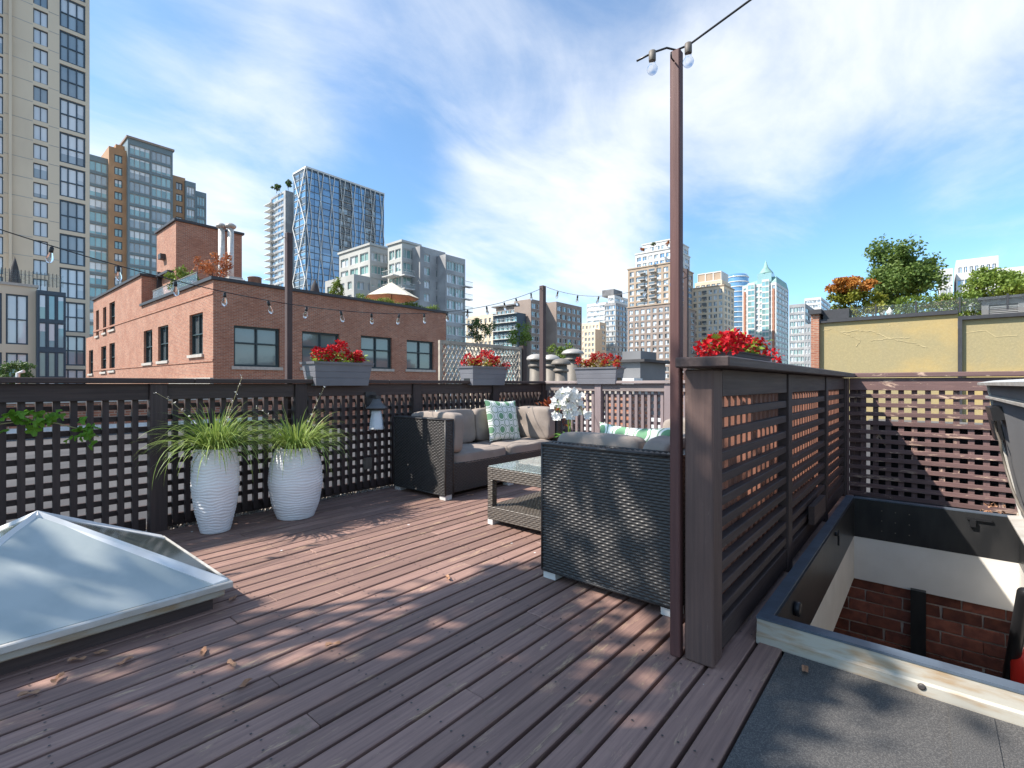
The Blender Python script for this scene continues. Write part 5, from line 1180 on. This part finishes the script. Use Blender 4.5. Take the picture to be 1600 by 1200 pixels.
# ---- pale mid-rise condo
def two(t, xc, d, xl, xr, ytop, wall, cX, cY, st, mX, mY, fm='whiteframe', wfX=.72, wfY=.72, hf=.6, ncX=2, ncY=2, seed=1, cap=None, depth=None, zmin=-6, dep=.35):
    """a block given by its near corner pixel, distance and the pixels where its two faces end"""
    x0, y0 = corner(xc, d); x1 = Xat(xr, y0) if xr else x0 + (depth or 14); y1 = Yat(xl, x0) if xl else y0 + (depth or 14); zt = ZatX(xc, ytop, x0)
    gX = grid(y0 + .3, y1 - .3, zmin, zt - .5, cX, st, wfX, hf) if cX else []; gY = grid(x0 + .3, x1 - .3, zmin, zt - .5, cY, st, wfY, hf) if cY else []
    block(t, x0, x1, y0, y1, ZB, zt, wall, gX, gY, dep, cap=cap)
    if gX: glaze(t, 'X', x0, gX, dep, fm, mX, ncX, .16, seed=seed)
    if gY: glaze(t, 'Y', y0, gY, dep, fm, mY, ncY, .16, seed=seed + 50)
    return x0, y0, x1, y1, zt
t = thing('grey_condo', 'pale stepped condo block with green glass and balconies', 'building', tuple(corner(628, 110)) + (ZB,)); g4 = ['paneG', 'paneG', 'paneL']
two(t, 578, 113, 530, 612, 383, 'concp', 3, 3, 3.0, g4, g4, wfX=.8, wfY=.9, hf=.68, seed=1, cap='concp')
two(t, 553, 110, 508, 590, 428, 'concp', 4, 2, 3.0, g4, g4, wfX=.55, wfY=.6, seed=2)
x0, y0, x1, y1, zt = two(t, 628, 110, 606, 656, 378, 'concp', 2, 2, 3.0, g4, g4, wfX=.85, wfY=.94, hf=.72, seed=3, cap='concp')
balconies(t, 'Y', y0, x0 - .5, x0 + 2.4, [zt - 7.5 - 3 * k for k in range(6)], 1.6); balconies(t, 'X', x0, y0 + .3, y0 + 4.5, [zt - 7.5 - 3 * k for k in range(6)], 2.2)
x0, y0, x1, y1, zt = two(t, 656.3, 110.5, None, 696, 384, 'concg', 0, 2, 3.0, g4, ['paneG', 'paneL'], wfY=.46, hf=.62, seed=4, depth=12)
x0, y0, x1, y1, zt = two(t, 696.3, 112.5, None, 727, 397, 'concg', 0, 2, 3.0, g4, g4, wfY=.94, hf=.72, ncY=3, seed=5, depth=10)
balconies(t, 'Y', y0, x1 - 1.0, x1 + 1.6, [zt - 6.5 - 3.0 * k for k in range(9)], 1.0)
# ---- brown and glass block beyond the corner pole
t = thing('terraced_block', 'brown brick and dark glass block behind the corner pole', 'building', tuple(corner(828, 180)) + (ZB,)); gd = ['paneT', 'paneD', 'pane']
two(t, 828, 180, 811, None, 467, 'tan', 2, 0, 3.0, gd, gd, wfX=.5, hf=.6, seed=6, depth=8); two(t, 829.5, 179, None, 869, 467, 'brown', 0, 5, 3.0, gd, ['paneT', 'pane', 'paneD'], wfY=.88, hf=.66, seed=36, depth=8)
two(t, 869.3, 183, None, 909, 471, 'brown', 0, 5, 3.0, gd, ['paneT', 'pane', 'paneD'], wfY=.75, hf=.66, seed=7)
x0, y0, x1, y1, zt = two(t, 812, 183, 775, None, 476, 'brown', 5, 0, 3.0, gd, gd, wfX=.8, hf=.66, seed=8, depth=9); bx('roof_slab', 'concd', t, x0 - 1, x0 + 9, y0, y1 + 1.5, zt + .002, zt + .5)
x0, y0, x1, y1, zt = two(t, 808, 176, 771, None, 488, 'wframe2', 5, 0, 3.0, ['paneG', 'paneT', 'paneD'], gd, wfX=.94, hf=.74, seed=9, depth=5); balconies(t, 'X', x0, y0, y1, [zt - 3 * k - .2 for k in range(7)], 1.2)
two(t, 770, 188, 728, None, 490, 'conc', 6, 0, 3.0, ['pane', 'paneD'], gd, wfX=.5, seed=10, depth=8)
# ---- pale slabs left of the brown tower
t = thing('white_slab_block', 'white and pale blue banded block beside the brown tower', 'building', tuple(corner(966, 290)) + (ZB,))
two(t, 947, 300, 917, 975, 472, 'concw', 3, 3, 3.0, ['pane', 'paneL'], ['paneB', 'pane'], wfX=.93, wfY=.9, hf=.5, seed=11)
x0, y0, x1, y1, zt = two(t, 960, 296, 950, 984, 461, 'concw', 2, 3, 3.0, ['pane', 'paneL'], ['pane', 'paneL'], wfX=.9, wfY=.9, seed=12); bx('plant_room', 'concd', t, x0 + 1, x0 + 12, y0 + 1, y0 + 9, zt, zt + 4)
t = thing('beige_block', 'cream stepped apartment block below the white banded block', 'building', tuple(corner(940, 260)) + (ZB,)); two(t, 937, 260, 908, 947, 503, 'conc', 5, 1, 2.9, ['pane', 'paneD', 'paneL'], ['pane'], wfX=.5, seed=13); two(t, 930, 255, 912, None, 514, 'conc', 3, 0, 2.9, ['paneD', 'pane'], ['pane'], wfX=.55, seed=14, depth=7)
t = thing('blue_glass_block', 'slender blue glass tower beside the brown tower', 'tower', tuple(corner(966, 270)) + (ZB,)); two(t, 962, 270, 944.5, 979, 473, 'concg', 3, 3, 2.9, ['paneB', 'pane', 'paneL'], ['paneB', 'paneD'], wfX=.9, wfY=.8, hf=.75, seed=15)
# ---- brown tower with white crown
t = thing('brown_tower', 'brown brick tower with white crown and stacked balconies', 'tower', tuple(corner(1047, 210)) + (ZB,)); wl_ = ['paneL', 'paneL', 'pane', 'paneD']; s7 = 2.85
two(t, 1048, 209, 980.5, 1087, 474, 'brown', 7, 4, s7, wl_, ['pane', 'paneD'], wfX=.62, wfY=.66, hf=.72, seed=16, cap='tan')
x0, y0, x1, y1, zt = two(t, 1047, 212, 981, 1083, 411, 'tan', 6, 4, s7, wl_, ['pane', 'paneB'], wfX=.66, wfY=.74, hf=.74, seed=17, cap='tan', zmin=30)
for f_ in (.62, .37): yy = y0 + (y1 - y0) * (1 - f_); balconies(t, 'X', x0, yy - 1.2, yy + 1.6, [zt - 2.6 - 2.85 * k for k in range(6)], 1.5, 'concw', 'paneD')
x0, y0, x1, y1, zt = two(t, 1050, 215, 993, 1078, 388, 'concw', 6, 3, 3.0, ['pane', 'paneL', 'paneB'], ['pane'], wfX=.7, hf=.66, seed=18, cap='concw', zmin=50)
x0, y0, x1, y1, zt = two(t, 1052, 218, 1004, 1076, 374, 'concw', 5, 3, 3.2, ['pane', 'paneL'], ['pane'], wfX=.75, hf=.6, seed=19, cap='concw', zmin=58)
for q, (x_, y_) in enumerate(((1005, 389), (1022, 381), (1043, 380))): c = at(x_, y_, 215); tree('roof_planting', ('red planting on the lower step of the white tower crown', 'green planting on top of the white tower crown', 'red planting at the upper corner of the white tower crown')[q], (c.x, c.y, c.z - 1.2), (c.x, c.y, c.z), (1.3, 1.3, .9), 260, .5, ('redshrub', 'treeleaf', 'redshrub')[q], 60 + q, .08, 'plants on the white tower crown', 'plant', 8)
# ---- tan tower
t = thing('tan_tower', 'tan tower with boxy panelled roof block', 'tower', tuple(corner(1130, 230)) + (ZB,)); x0, y0, x1, y1, zt = two(t, 1131, 230, 1081, 1147, 446, 'conc', 6, 3, 2.9, ['paneL', 'pane', 'paneD', 'paneL'], ['pane', 'paneD'], wfX=.62, wfY=.66, hf=.7, seed=20, cap='tan')
balconies(t, 'X', x0, y0 + (y1 - y0) * .52, y0 + (y1 - y0) * .66, [zt - 2.6 - 2.9 * k for k in range(13)], .8, 'concg', 'paneD')
two(t, 1128, 235, 1086, 1142, 437, 'conc', 5, 2, 2.9, ['pane', 'paneL'], ['pane'], seed=21, zmin=45)
x0, y0 = corner(1127, 237); x1, y1 = Xat(1138, y0), Yat(1090, x0); z0_, z1_ = ZatX(1127, 438, x0), ZatX(1127, 423, x0); r3 = [(y0 + (y1 - y0) * (k + .06) / 3, y0 + (y1 - y0) * (k + .94) / 3, z0_ + .5, z1_ - .5) for k in range(3)]; block(t, x0, x1, y0, y1, z0_ - 1, z1_, 'concw', r3, (), .3, name='roof_block')
for r in r3: m = MB(); fbox(m, 'X', x0, r[0] + .01, r[1] - .01, r[2], r[3], .2, .29); m.build('panel', 'tan', t)
# ---- green glass tower with copper spire
t = thing('copper_spire_tower', 'green glass tower with pointed copper roof and terracotta stripes', 'tower', tuple(corner(1213, 250)) + (ZB,)); gg = ['paneG', 'paneL', 'paneG', 'pane']
x0, y0, x1, y1, zt = two(t, 1213, 250, 1160, 1232, 441, 'concw', 8, 4, 2.9, gg, gg, wfX=.72, wfY=.9, hf=.72, seed=22, ncX=1)
for f_ in (.08, .93): m = MB(); yy = y0 + (y1 - y0) * f_; fbox(m, 'X', x0, yy - .5, yy + .5, -6, zt - 3, -.35, -.003); m.build('pilaster', 'terra', t)
for q_, (f_, h_) in enumerate(((.30, 2), (.72, 1))):
    yy = y0 + (y1 - y0) * f_; g_ = grid(yy - 1.6, yy + 1.6, -6, zt + h_ - .4, 2, 2.9, .92, .80); block(t, x0 - .9, x0 - .01, yy - 1.7, yy + 1.7, -8, zt + h_, 'concw', g_, (), .15, name='glass_bay'); glaze(t, 'X', x0 - .9, g_, .15, 'whiteframe', ['paneG', 'paneT', 'paneG'], 1, .1, seed=70 + q_)
m = MB(); cx_, cy_ = x0 + 4.2, y0 + (y1 - y0) * .36; zz = zt; m.box(cx_ - 3.4, cx_ + 3.4, cy_ - 3.4, cy_ + 3.4, zz + .01, zz + 5.6); m.build('lantern', 'paneG', t); m = MB(); m.lathe([(3.7, zz + 5.6), (3.3, zz + 6.4), (1.2, zz + 9.2), (.08, ZatX(1198, 406, x0 + 4))], (cx_, cy_, 0), 8); m.build('spire', 'copper', t)
m = MB(); m.quad((x0, y0, zt + .01), (x0, y1, zt + .01), (x0 + 4, y1 - 5, zt + 2.6), (x0 + 4, y0 + 1, zt + 4.0)); m.quad((x0, y0, zt + .01), (x0 + 4, y0 + 1, zt + 4.0), (x1, y0 + 1, zt + 4.0), (x1, y0, zt + .01)); m.build('roof_slope', 'copper', t)
# curved blue tower between
c = at(1152, 600, 285); t = thing('curved_glass_tower', 'curved pale blue glass tower tucked behind the copper spire tower', 'tower', (c.x, c.y, ZB)); zt = at(1152, 434, 285).z
m = MB(); m.lathe([(6.0, ZB), (6.0, zt), (5.2, zt + 1.5)], (c.x, c.y, 0), 28); m.build('drum', 'paneB', t)
m = MB()
for k in range(24): m.lathe([(6.1, zt - 2.9 * k - .5), (6.25, zt - 2.9 * k - .45), (6.25, zt - 2.9 * k), (6.1, zt - 2.9 * k + .05)], (c.x, c.y, 0), 28)
m.build('floor_bands', 'concw', t, kind='stuff')
# ---- glass block right of it
t = thing('grey_glass_block', 'grey and green glass block left of the ochre wall', 'building', tuple(corner(1258, 200)) + (ZB,)); two(t, 1258, 200, 1233, 1284, 474, 'concg', 4, 4, 2.9, gg, ['paneG', 'pane', 'paneD'], wfX=.85, wfY=.8, hf=.7, seed=24)
two(t, 1268, 196, 1256, 1300, 506, 'concg', 2, 4, 2.9, gg, ['paneB', 'paneD'], wfX=.6, wfY=.85, seed=25)
t = thing('distant_blue_block', 'distant pale blue glass block above the grey glass block', 'building', tuple(corner(1284, 300)) + (ZB,)); two(t, 1283, 300, 1257, 1298, 464, 'concw', 5, 3, 3.0, ['pane', 'paneL'], ['paneB'], wfX=.9, wfY=.95, hf=.6, seed=26)
# ---- white block behind the roof trees
t = thing('white_tower', 'white apartment tower rising behind the roof garden trees', 'tower', tuple(corner(1700, 130)) + (ZB,))
def xface(t, xl, xr, ytop, X, wall, cols, st, mats, wf, hf, seed, zmin=-4, depth=14):
    y0, y1 = Yat(xr, X), Yat(xl, X); zt = ZatX((xl + xr) / 2, ytop, X); g_ = grid(y0 + .2, y1 - .2, zmin, zt - .5, cols, st, wf, hf); block(t, X, X + depth, y0, y1, ZB, zt, wall, g_, (), .35); glaze(t, 'X', X, g_, .35, 'whiteframe', mats, 2, .14, seed=seed)
xface(t, 1494, 1700, 416, 150, 'concw', 16, 3.0, ['pane', 'paneB', 'paneL'], .90, .55, 27); xface(t, 1494, 1560, 403, 154, 'concw', 7, 3.0, ['pane', 'paneD', 'paneB'], .62, .5, 28, 12); xface(t, 1467, 1489, 420, 148, 'concw', 4, 2.8, ['paneD', 'pane'], .7, .6, 29)

# ---- ochre stucco building with roof garden
OX = 24.0; oy1 = Yat(1281, OX); oys = Yat(1500, OX); oz = ZatX(1285, 505, OX); oz2 = ZatX(1520, 499, OX)
t = thing('ochre_building', 'ochre stucco building with cracked plaster and dark coping', 'building', (OX, 0, ZB)); bx('wall', 'stucco', t, OX, OX + 16, oys + .06, oy1, ZB, oz); bx('wall', 'stucco', t, OX + .05, OX + 16, oys - 22, oys - .06, ZB, oz2)
bx('downpipe', 'capdark', t, OX - .10, OX + .02, oys - .055, oys + .055, ZB, oz2)
bx('coping', 'capdark', t, OX - .12, OX + .4, oys + .06, oy1 + .05, oz + .002, oz + .14); bx('coping', 'capdark', t, OX - .10, OX + .4, oys - 22, oys + .058, oz2 + .002, oz2 + .13)
def crack(pts): 
    m = MB()
    q = [Vector((OX - .004, Yat(x, OX), ZatX(x, y, OX))) for x, y in pts]
    off = R.uniform(0, .006)
    for a, b in zip(q[:-1], q[1:]):
        for h in range(4): m.bar(a.lerp(b, h / 4) + Vector((-off, 0, R.uniform(-.03, .03))), a.lerp(b, (h + 1.15) / 4) + Vector((-off - .001 * h, 0, R.uniform(-.03, .03))), R.uniform(.010, .026), .008, up=(1, 0, 0))
    m.build('filled_crack', 'filler', t)
crack(((1312, 518), (1320, 521), (1335, 527), (1344, 533), (1338, 541))); crack(((1316, 519), (1340, 517), (1362, 517), (1385, 527), (1408, 533), (1430, 537), (1447, 543))); crack(((1360, 533), (1385, 529), (1420, 528))); crack(((1388, 505), (1391, 513)))
crack(((1285, 516), (1298, 515)))
t2_ = t; q = [Vector((OX + .046, Yat(x, OX), ZatX(x, y, OX))) for x, y in ((1508, 520), (1540, 516), (1556, 526), (1590, 524))]; m = MB()
for a, b in zip(q[:-1], q[1:]): m.bar(a, b, .018, .012, up=(1, 0, 0))
m.build('filled_crack', 'filler', t)
t = thing('glass_railing', 'glass railing with dark posts along the ochre roof', 'railing', (OX + .6, 0, oz))
for k in range(12):
    ya_, yb_ = oy1 - .6 - k * 1.25, oy1 - .6 - (k + 1) * 1.25; m = MB(); m.box(OX + .55, OX + .565, yb_ + .03, ya_ - .03, oz + .14, oz + .60); m.build('glass_panel', 'railglass', t); bx('post', 'capdark', t, OX + .52, OX + .58, ya_ - .025, ya_ + .025, oz + .1, oz + .66)
bx('chimney_block', 'capdark', None, OX + .1, OX + 1.2, oy1 - 1.0, oy1 - .1, oz, oz + .55, label='dark box at the end of the ochre roof coping', cat='roof box')
def rt(x, y, d): return at(x, y, d)
c = rt(1404, 432, 22.5); tree('birch_tree', 'tall green tree in the ochre roof garden', (c.x, c.y, oz - .2), c, (1.6, 1.6, 1.75), 14000, .15, 'treeleaf3', 71, .07, clumps=64)
c = rt(1338, 470, 21.5); tree('maple_tree', 'orange topped maple with yellow-green lower leaves in the roof garden', (c.x, c.y, oz - .2), c, (1.0, 1.0, .78), 4200, .13, 'maplelow', 72, .05, clumps=20, extra=(((c.x - .05, c.y + .15, c.z + .72), (1.05, 1.05, .45), 2800, .13), 'maple', 14))
c = rt(1562, 444, 23.5); tree('lime_green_tree', 'light green tree above the louvred roof box', (c.x, c.y, oz - .2), c, (1.75, 1.75, 1.0), 6000, .16, 'treeleaf2', 73, .07, clumps=30)
t = thing('roof_hedge', 'clipped green hedge behind the ochre roof railing', 'hedge', (OX + 1.6, 0, oz)); m = MB(); rr = random.Random(8); ya_, yb_ = Yat(1400, OX + 1.6), Yat(1534, OX + 1.6)
for k in range(4200): m.leaf(Vector((OX + 1.6 + rr.uniform(-.4, .4), rr.uniform(yb_, ya_), oz + rr.uniform(.0, .95))), Vector((rr.gauss(0, 1), rr.gauss(0, 1), rr.gauss(.3, 1))), Vector((0, 0, 1)), rr.uniform(.08, .15), .07)
m.build('foliage', 'treeleaf2', t, kind='stuff')
c = rt(1475, 478, 24.5); za = rt(1475, 463, 24.5).z; t = thing('shade_canopy', 'brown tent-like canopy between the roof garden trees', 'canopy', (c.x, c.y, oz)); m = MB()
for k in range(6): a, b = 2 * PI * k / 6, 2 * PI * (k + 1) / 6; m.quad((c.x, c.y, za), (c.x + 1.0 * math.cos(a), c.y + 1.0 * math.sin(a), c.z), (c.x + 1.0 * math.cos(b), c.y + 1.0 * math.sin(b), c.z))
m.build('canopy', 'canvasb', t); m = MB(); m.tube([(c.x, c.y, oz), (c.x, c.y, za)], .03, 6); m.build('pole', 'bark', t)
for k, x_ in enumerate((1364, 1378, 1390)):
    c = rt(x_, 500, 22.2); zt_ = rt(x_, 472 if k == 0 else 480, 22.2).z; o = thing('roof_lantern', ('tallest white finial lantern behind the ochre roof railing', 'short white finial lantern between two others on the ochre roof', 'short white finial lantern beside the hedge on the ochre roof')[k], 'lantern', (c.x, c.y, oz), group='white lanterns on the ochre roof'); m = MB(); h_ = zt_ - oz; m.lathe([(.09, 0), (.10, h_ * .1), (.045, h_ * .2), (.05, h_ * .55), (.12, h_ * .7), (.13, h_ * .82), (.05, h_ * .9), (.02, h_)], (c.x, c.y, oz), 12); m.build('body', 'white', o)
x_a, x_b = Yat(1534, OX + 1.1), Yat(1640, OX + 1.1); zl = ZatX(1540, 469, OX + 1.1); t = thing('louvred_box', 'dark grey plant enclosure with louvred vent on the ochre roof', 'roof unit', (OX + 1.1, x_a, oz2)); m = MB(); vz0, vz1 = ZatX(1570, 491, OX + 1.1), ZatX(1570, 475, OX + 1.1); r = (Yat(1591, OX + 1.1), Yat(1545, OX + 1.1), vz0, vz1); facade(m, 'X', OX + 1.1, x_b, x_a, oz2 - .2, zl, [r], .2); m.quad((OX + 1.1, x_a, oz2 - .2), (OX + 3, x_a, oz2 - .2), (OX + 3, x_a, zl), (OX + 1.1, x_a, zl)); m.quad((OX + 1.1, x_b, zl), (OX + 3, x_b, zl), (OX + 3, x_a, zl), (OX + 1.1, x_a, zl)); m.build('wall', 'concd', t)
bx('roof_cap', 'capdark', t, OX + .95, OX + 3.1, x_b, x_a + .1, zl + .002, zl + .1)
for k in range(6): z = vz0 + (vz1 - vz0) * (k + .5) / 6; m = MB(); m.quad((OX + 1.12, r[0], z - .05), (OX + 1.12, r[1], z - .05), (OX + 1.26, r[1], z + .04), (OX + 1.26, r[0], z + .04)); m.quad((OX + 1.12, r[0], z - .06), (OX + 1.26, r[0], z + .03), (OX + 1.26, r[1], z + .03), (OX + 1.12, r[1], z - .06)); m.build('louvre', 'concg', t)
bx('vent_back', 'black', t, OX + 1.285, OX + 1.30, r[0], r[1], vz0, vz1)
# brick end wall and low brick parapet left of the ochre wall
t = thing('brick_party_wall', 'narrow red brick wall end beside the ochre building', 'wall', (OX, oy1 + .3, ZB)); bx('wall', 'brickA', t, OX - .2, OX + 15, oy1 + .003, Yat(1268.5, OX), ZB, ZatX(1275, 492, OX)); bx('coping', 'capdark', t, OX - .35, OX + 15, oy1 - .1, Yat(1267, OX), ZatX(1275, 492, OX) + .002, ZatX(1275, 487, OX) + .05)
yl_ = Yat(1060, 20); t = thing('low_brick_parapet', 'low brick parapet with white coping behind the bright geraniums', 'wall', (20, 2, ZB)); bx('wall', 'brickA', t, 20, 20.4, Yat(1268, 20), yl_, -6, ZatX(1230, 580, 20)); bx('coping', 'white', t, 19.92, 20.48, Yat(1268, 20), yl_, ZatX(1230, 580, 20) + .002, ZatX(1230, 577.5, 20))
# ---- roofscape between deck and towers
t = thing('brick_parapet', 'low pinkish brick wall with white flashing seen through the lattice', 'wall', (2, 18, -.35)); bx('wall', 'brickA', t, -14, 7.5, 18.0, 18.35, ZB, .56); bx('flashing', 'white', t, -14, 7.5, 17.9, 17.995, -.345, -.08); bx('coping', 'sill', t, -14, 7.5, 17.95, 18.4, .562, .62)
for k, (x_, yt_, d_, s_) in enumerate(((838, 553, 9.3, 1.0), (860.5, 554, 9.9, 1.0), (876.5, 560, 9.2, .95), (895, 545, 10.6, 1.25))):
    c = at(x_, 600, d_); zt_ = at(x_, yt_, d_).z; o = thing('roof_vent', ('stout metal roof vent with pale mushroom cap beside the trellis', 'metal roof vent with pale cap behind the corner pole', 'shorter grey metal roof vent between its taller neighbours', 'tallest metal roof vent behind the rusty geraniums')[k], 'vent', (c.x, c.y, -.4), 'mushroom capped vents beyond the fence corner')
    m = MB(); r_ = .125 * s_; m.lathe([(r_ * 1.35, -.4), (r_ * 1.3, .85), (r_ * 1.28, 1.06), (r_ * 1.05, 1.09), (r_, zt_ - .26)], (c.x, c.y, 0), 22); m.build('stack', 'galv', o)
    m = MB(); m.lathe([(r_ * .9, zt_ - .262), (r_ * 1.25, zt_ - .25), (r_ * 1.25, zt_ - .21), (r_ * 1.0, zt_ - .2), (r_ * .95, zt_ - .12)], (c.x, c.y, 0), 22); m.build('collar', 'galv', o)
    m = MB(); m.lathe([(r_ * 1.0, zt_ - .125), (r_ * 1.55, zt_ - .118), (r_ * 1.58, zt_ - .10), (r_ * 1.35, zt_ - .05), (r_ * .8, zt_ - .012), (r_ * .2, zt_)], (c.x, c.y, 0), 22); m.build('cap', 'galvcap' if k != 2 else 'galv', o)
for k, (xa_, xb_, yt_, d_, lb) in enumerate(((946, 1006, 611, 8.6, 'sunlit orange brick chimney stack seen through the far lattice'), (772, 812, 611, 10.5, 'orange brick stub seen through the shaded lattice beyond the patterned pillow'))):
    a, b = at(xa_, yt_, d_), at(xb_, yt_, d_); cy_ = (a.y + b.y) / 2; o = thing('brick_chimney', lb, 'chimney', (a.x, cy_, -.4)); w_ = abs(a.y - b.y) / 2; bx('stack', 'brickB', o, a.x, a.x + .7, cy_ - w_, cy_ + w_, -.4, a.z - .06); bx('cap', 'sill', o, a.x - .04, a.x + .74, cy_ - w_ - .04, cy_ + w_ + .04, a.z - .058, a.z)
for k in range(7): c = at(700 + k * 55, 600, 9 + (k * 37 % 5)); m = MB(); h_ = .25 + .1 * (k % 3); m.chbox(c.x - .25, c.x + .25, c.y - .3, c.y + .3, -.4, h_, .02); m.box(c.x - .3, c.x + .3, c.y - .35, c.y + .35, h_ + .002, h_ + .05); m.build('roof_box', 'white', label='white capped roof curb glimpsed through the lattice', cat='roof box', group='white roof curbs beyond the fences')
c = at(985, 600, 13.0); t = thing('rooftop_hut', 'small grey flat-roofed hut beyond the rusty geraniums', 'hut', (c.x, c.y, -.4)); z1_ = at(985, 566, 13).z; bx('wall', 'concd', t, c.x, c.x + 1.6, c.y - .28, c.y + .5, -.4, z1_); bx('roof', 'roof', t, c.x - .12, c.x + 1.8, c.y - .45, c.y + .6, z1_ + .002, z1_ + .07); bx('plinth', 'white', t, c.x - .5, c.x - .02, c.y - .35, c.y + .15, -.4, at(985, 591, 12.6).z)
bx('upper_box', 'concd', t, c.x + .4, c.x + 1.4, c.y - .1, c.y + .45, z1_ + .072, z1_ + .32)
t = thing('dark_backing', 'added dark backing behind the gaps of the peeling fence', 'wall', (6.4, -.9, -.4)); bx('wall', 'dark', t, 6.32, 6.6, -3.2, .47, -.4, .66); bx('coping', 'galv', t, 6.30, 6.62, -3.2, .49, .662, .70)  # added dark backing; stands in for shade and plants behind the lattice
# trellis behind the second trough
ty = 5.6; tx0, tx1, tz1 = Xat(686, ty), Xat(814, ty), ZatY(750, 537, ty); t = thing('diamond_trellis', 'weathered diamond trellis panel behind the second geranium trough', 'trellis', ((tx0 + tx1) / 2, ty, -.35))
bx('frame_rail', 'trel', t, tx0, tx1, ty - .02, ty + .02, tz1 - .05, tz1); bx('frame_rail', 'trel', t, tx0, tx1, ty - .02, ty + .02, .2, .25); bx('frame_stile', 'trel', t, tx0, tx0 + .045, ty - .019, ty + .019, .251, tz1 - .051); bx('frame_stile', 'trel', t, tx1 - .045, tx1, ty - .019, ty + .019, .251, tz1 - .051); bx('post', 'fence_z', t, tx1 + .002, tx1 + .10, ty - .05, ty + .05, -.35, tz1 + .03)
zlo, zhi = .25, tz1 - .05; hgt = zhi - zlo; sl = .62
for sg in (1, -1):
    x = tx0 - hgt * sl
    while x < tx1 + hgt * sl:
        p0, p1 = Vector((x, ty - .006 * sg, zlo if sg > 0 else zhi)), Vector((x + hgt * sl, ty - .006 * sg, zhi if sg > 0 else zlo)); f0 = max(0, (tx0 + .04 - p0.x) / (p1.x - p0.x)); f1_ = min(1, (tx1 - .04 - p0.x) / (p1.x - p0.x))
        if f1_ - f0 > .02: m = MB(); m.bar(p0.lerp(p1, f0), p0.lerp(p1, f1_), .018, .010, up=(0, 1, 0)); m.build('lath', 'trel', t)
        x += .085
# trees among the far blocks
for k, (x_, y_, d_, r_, lm_, lb) in enumerate(((752, 512, 120, 3.0, 'treeleaf', 'dark bushy tree before the brown glass block'), (812, 525, 90, 2.2, 'treeleaf2', 'light green tree before the brown glass block'), (872, 551, 60, 1.5, 'treeleaf2', 'yellowish tree top above the vents'), (20, 585, 50, 1.5, 'treeleaf', 'green bush top by the podium block'))):
    c = at(x_, y_, d_); tree('street_tree', lb, (c.x, c.y, -15.9), c, (r_ * 1.25, r_ * 1.25, r_), 1500, r_ * .16, lm_, 80 + k, .2, clumps=16)
m = MB(); c = at(28, 600, 30); m.tube([(c.x, c.y, -.35), (c.x, c.y, at(28, 583, 30).z), (c.x + .25, c.y - .2, at(28, 580, 30).z)], .10, 10); m.build('vent_pipe', 'white', label='white bent vent pipe beyond the shaded fence', cat='pipe')
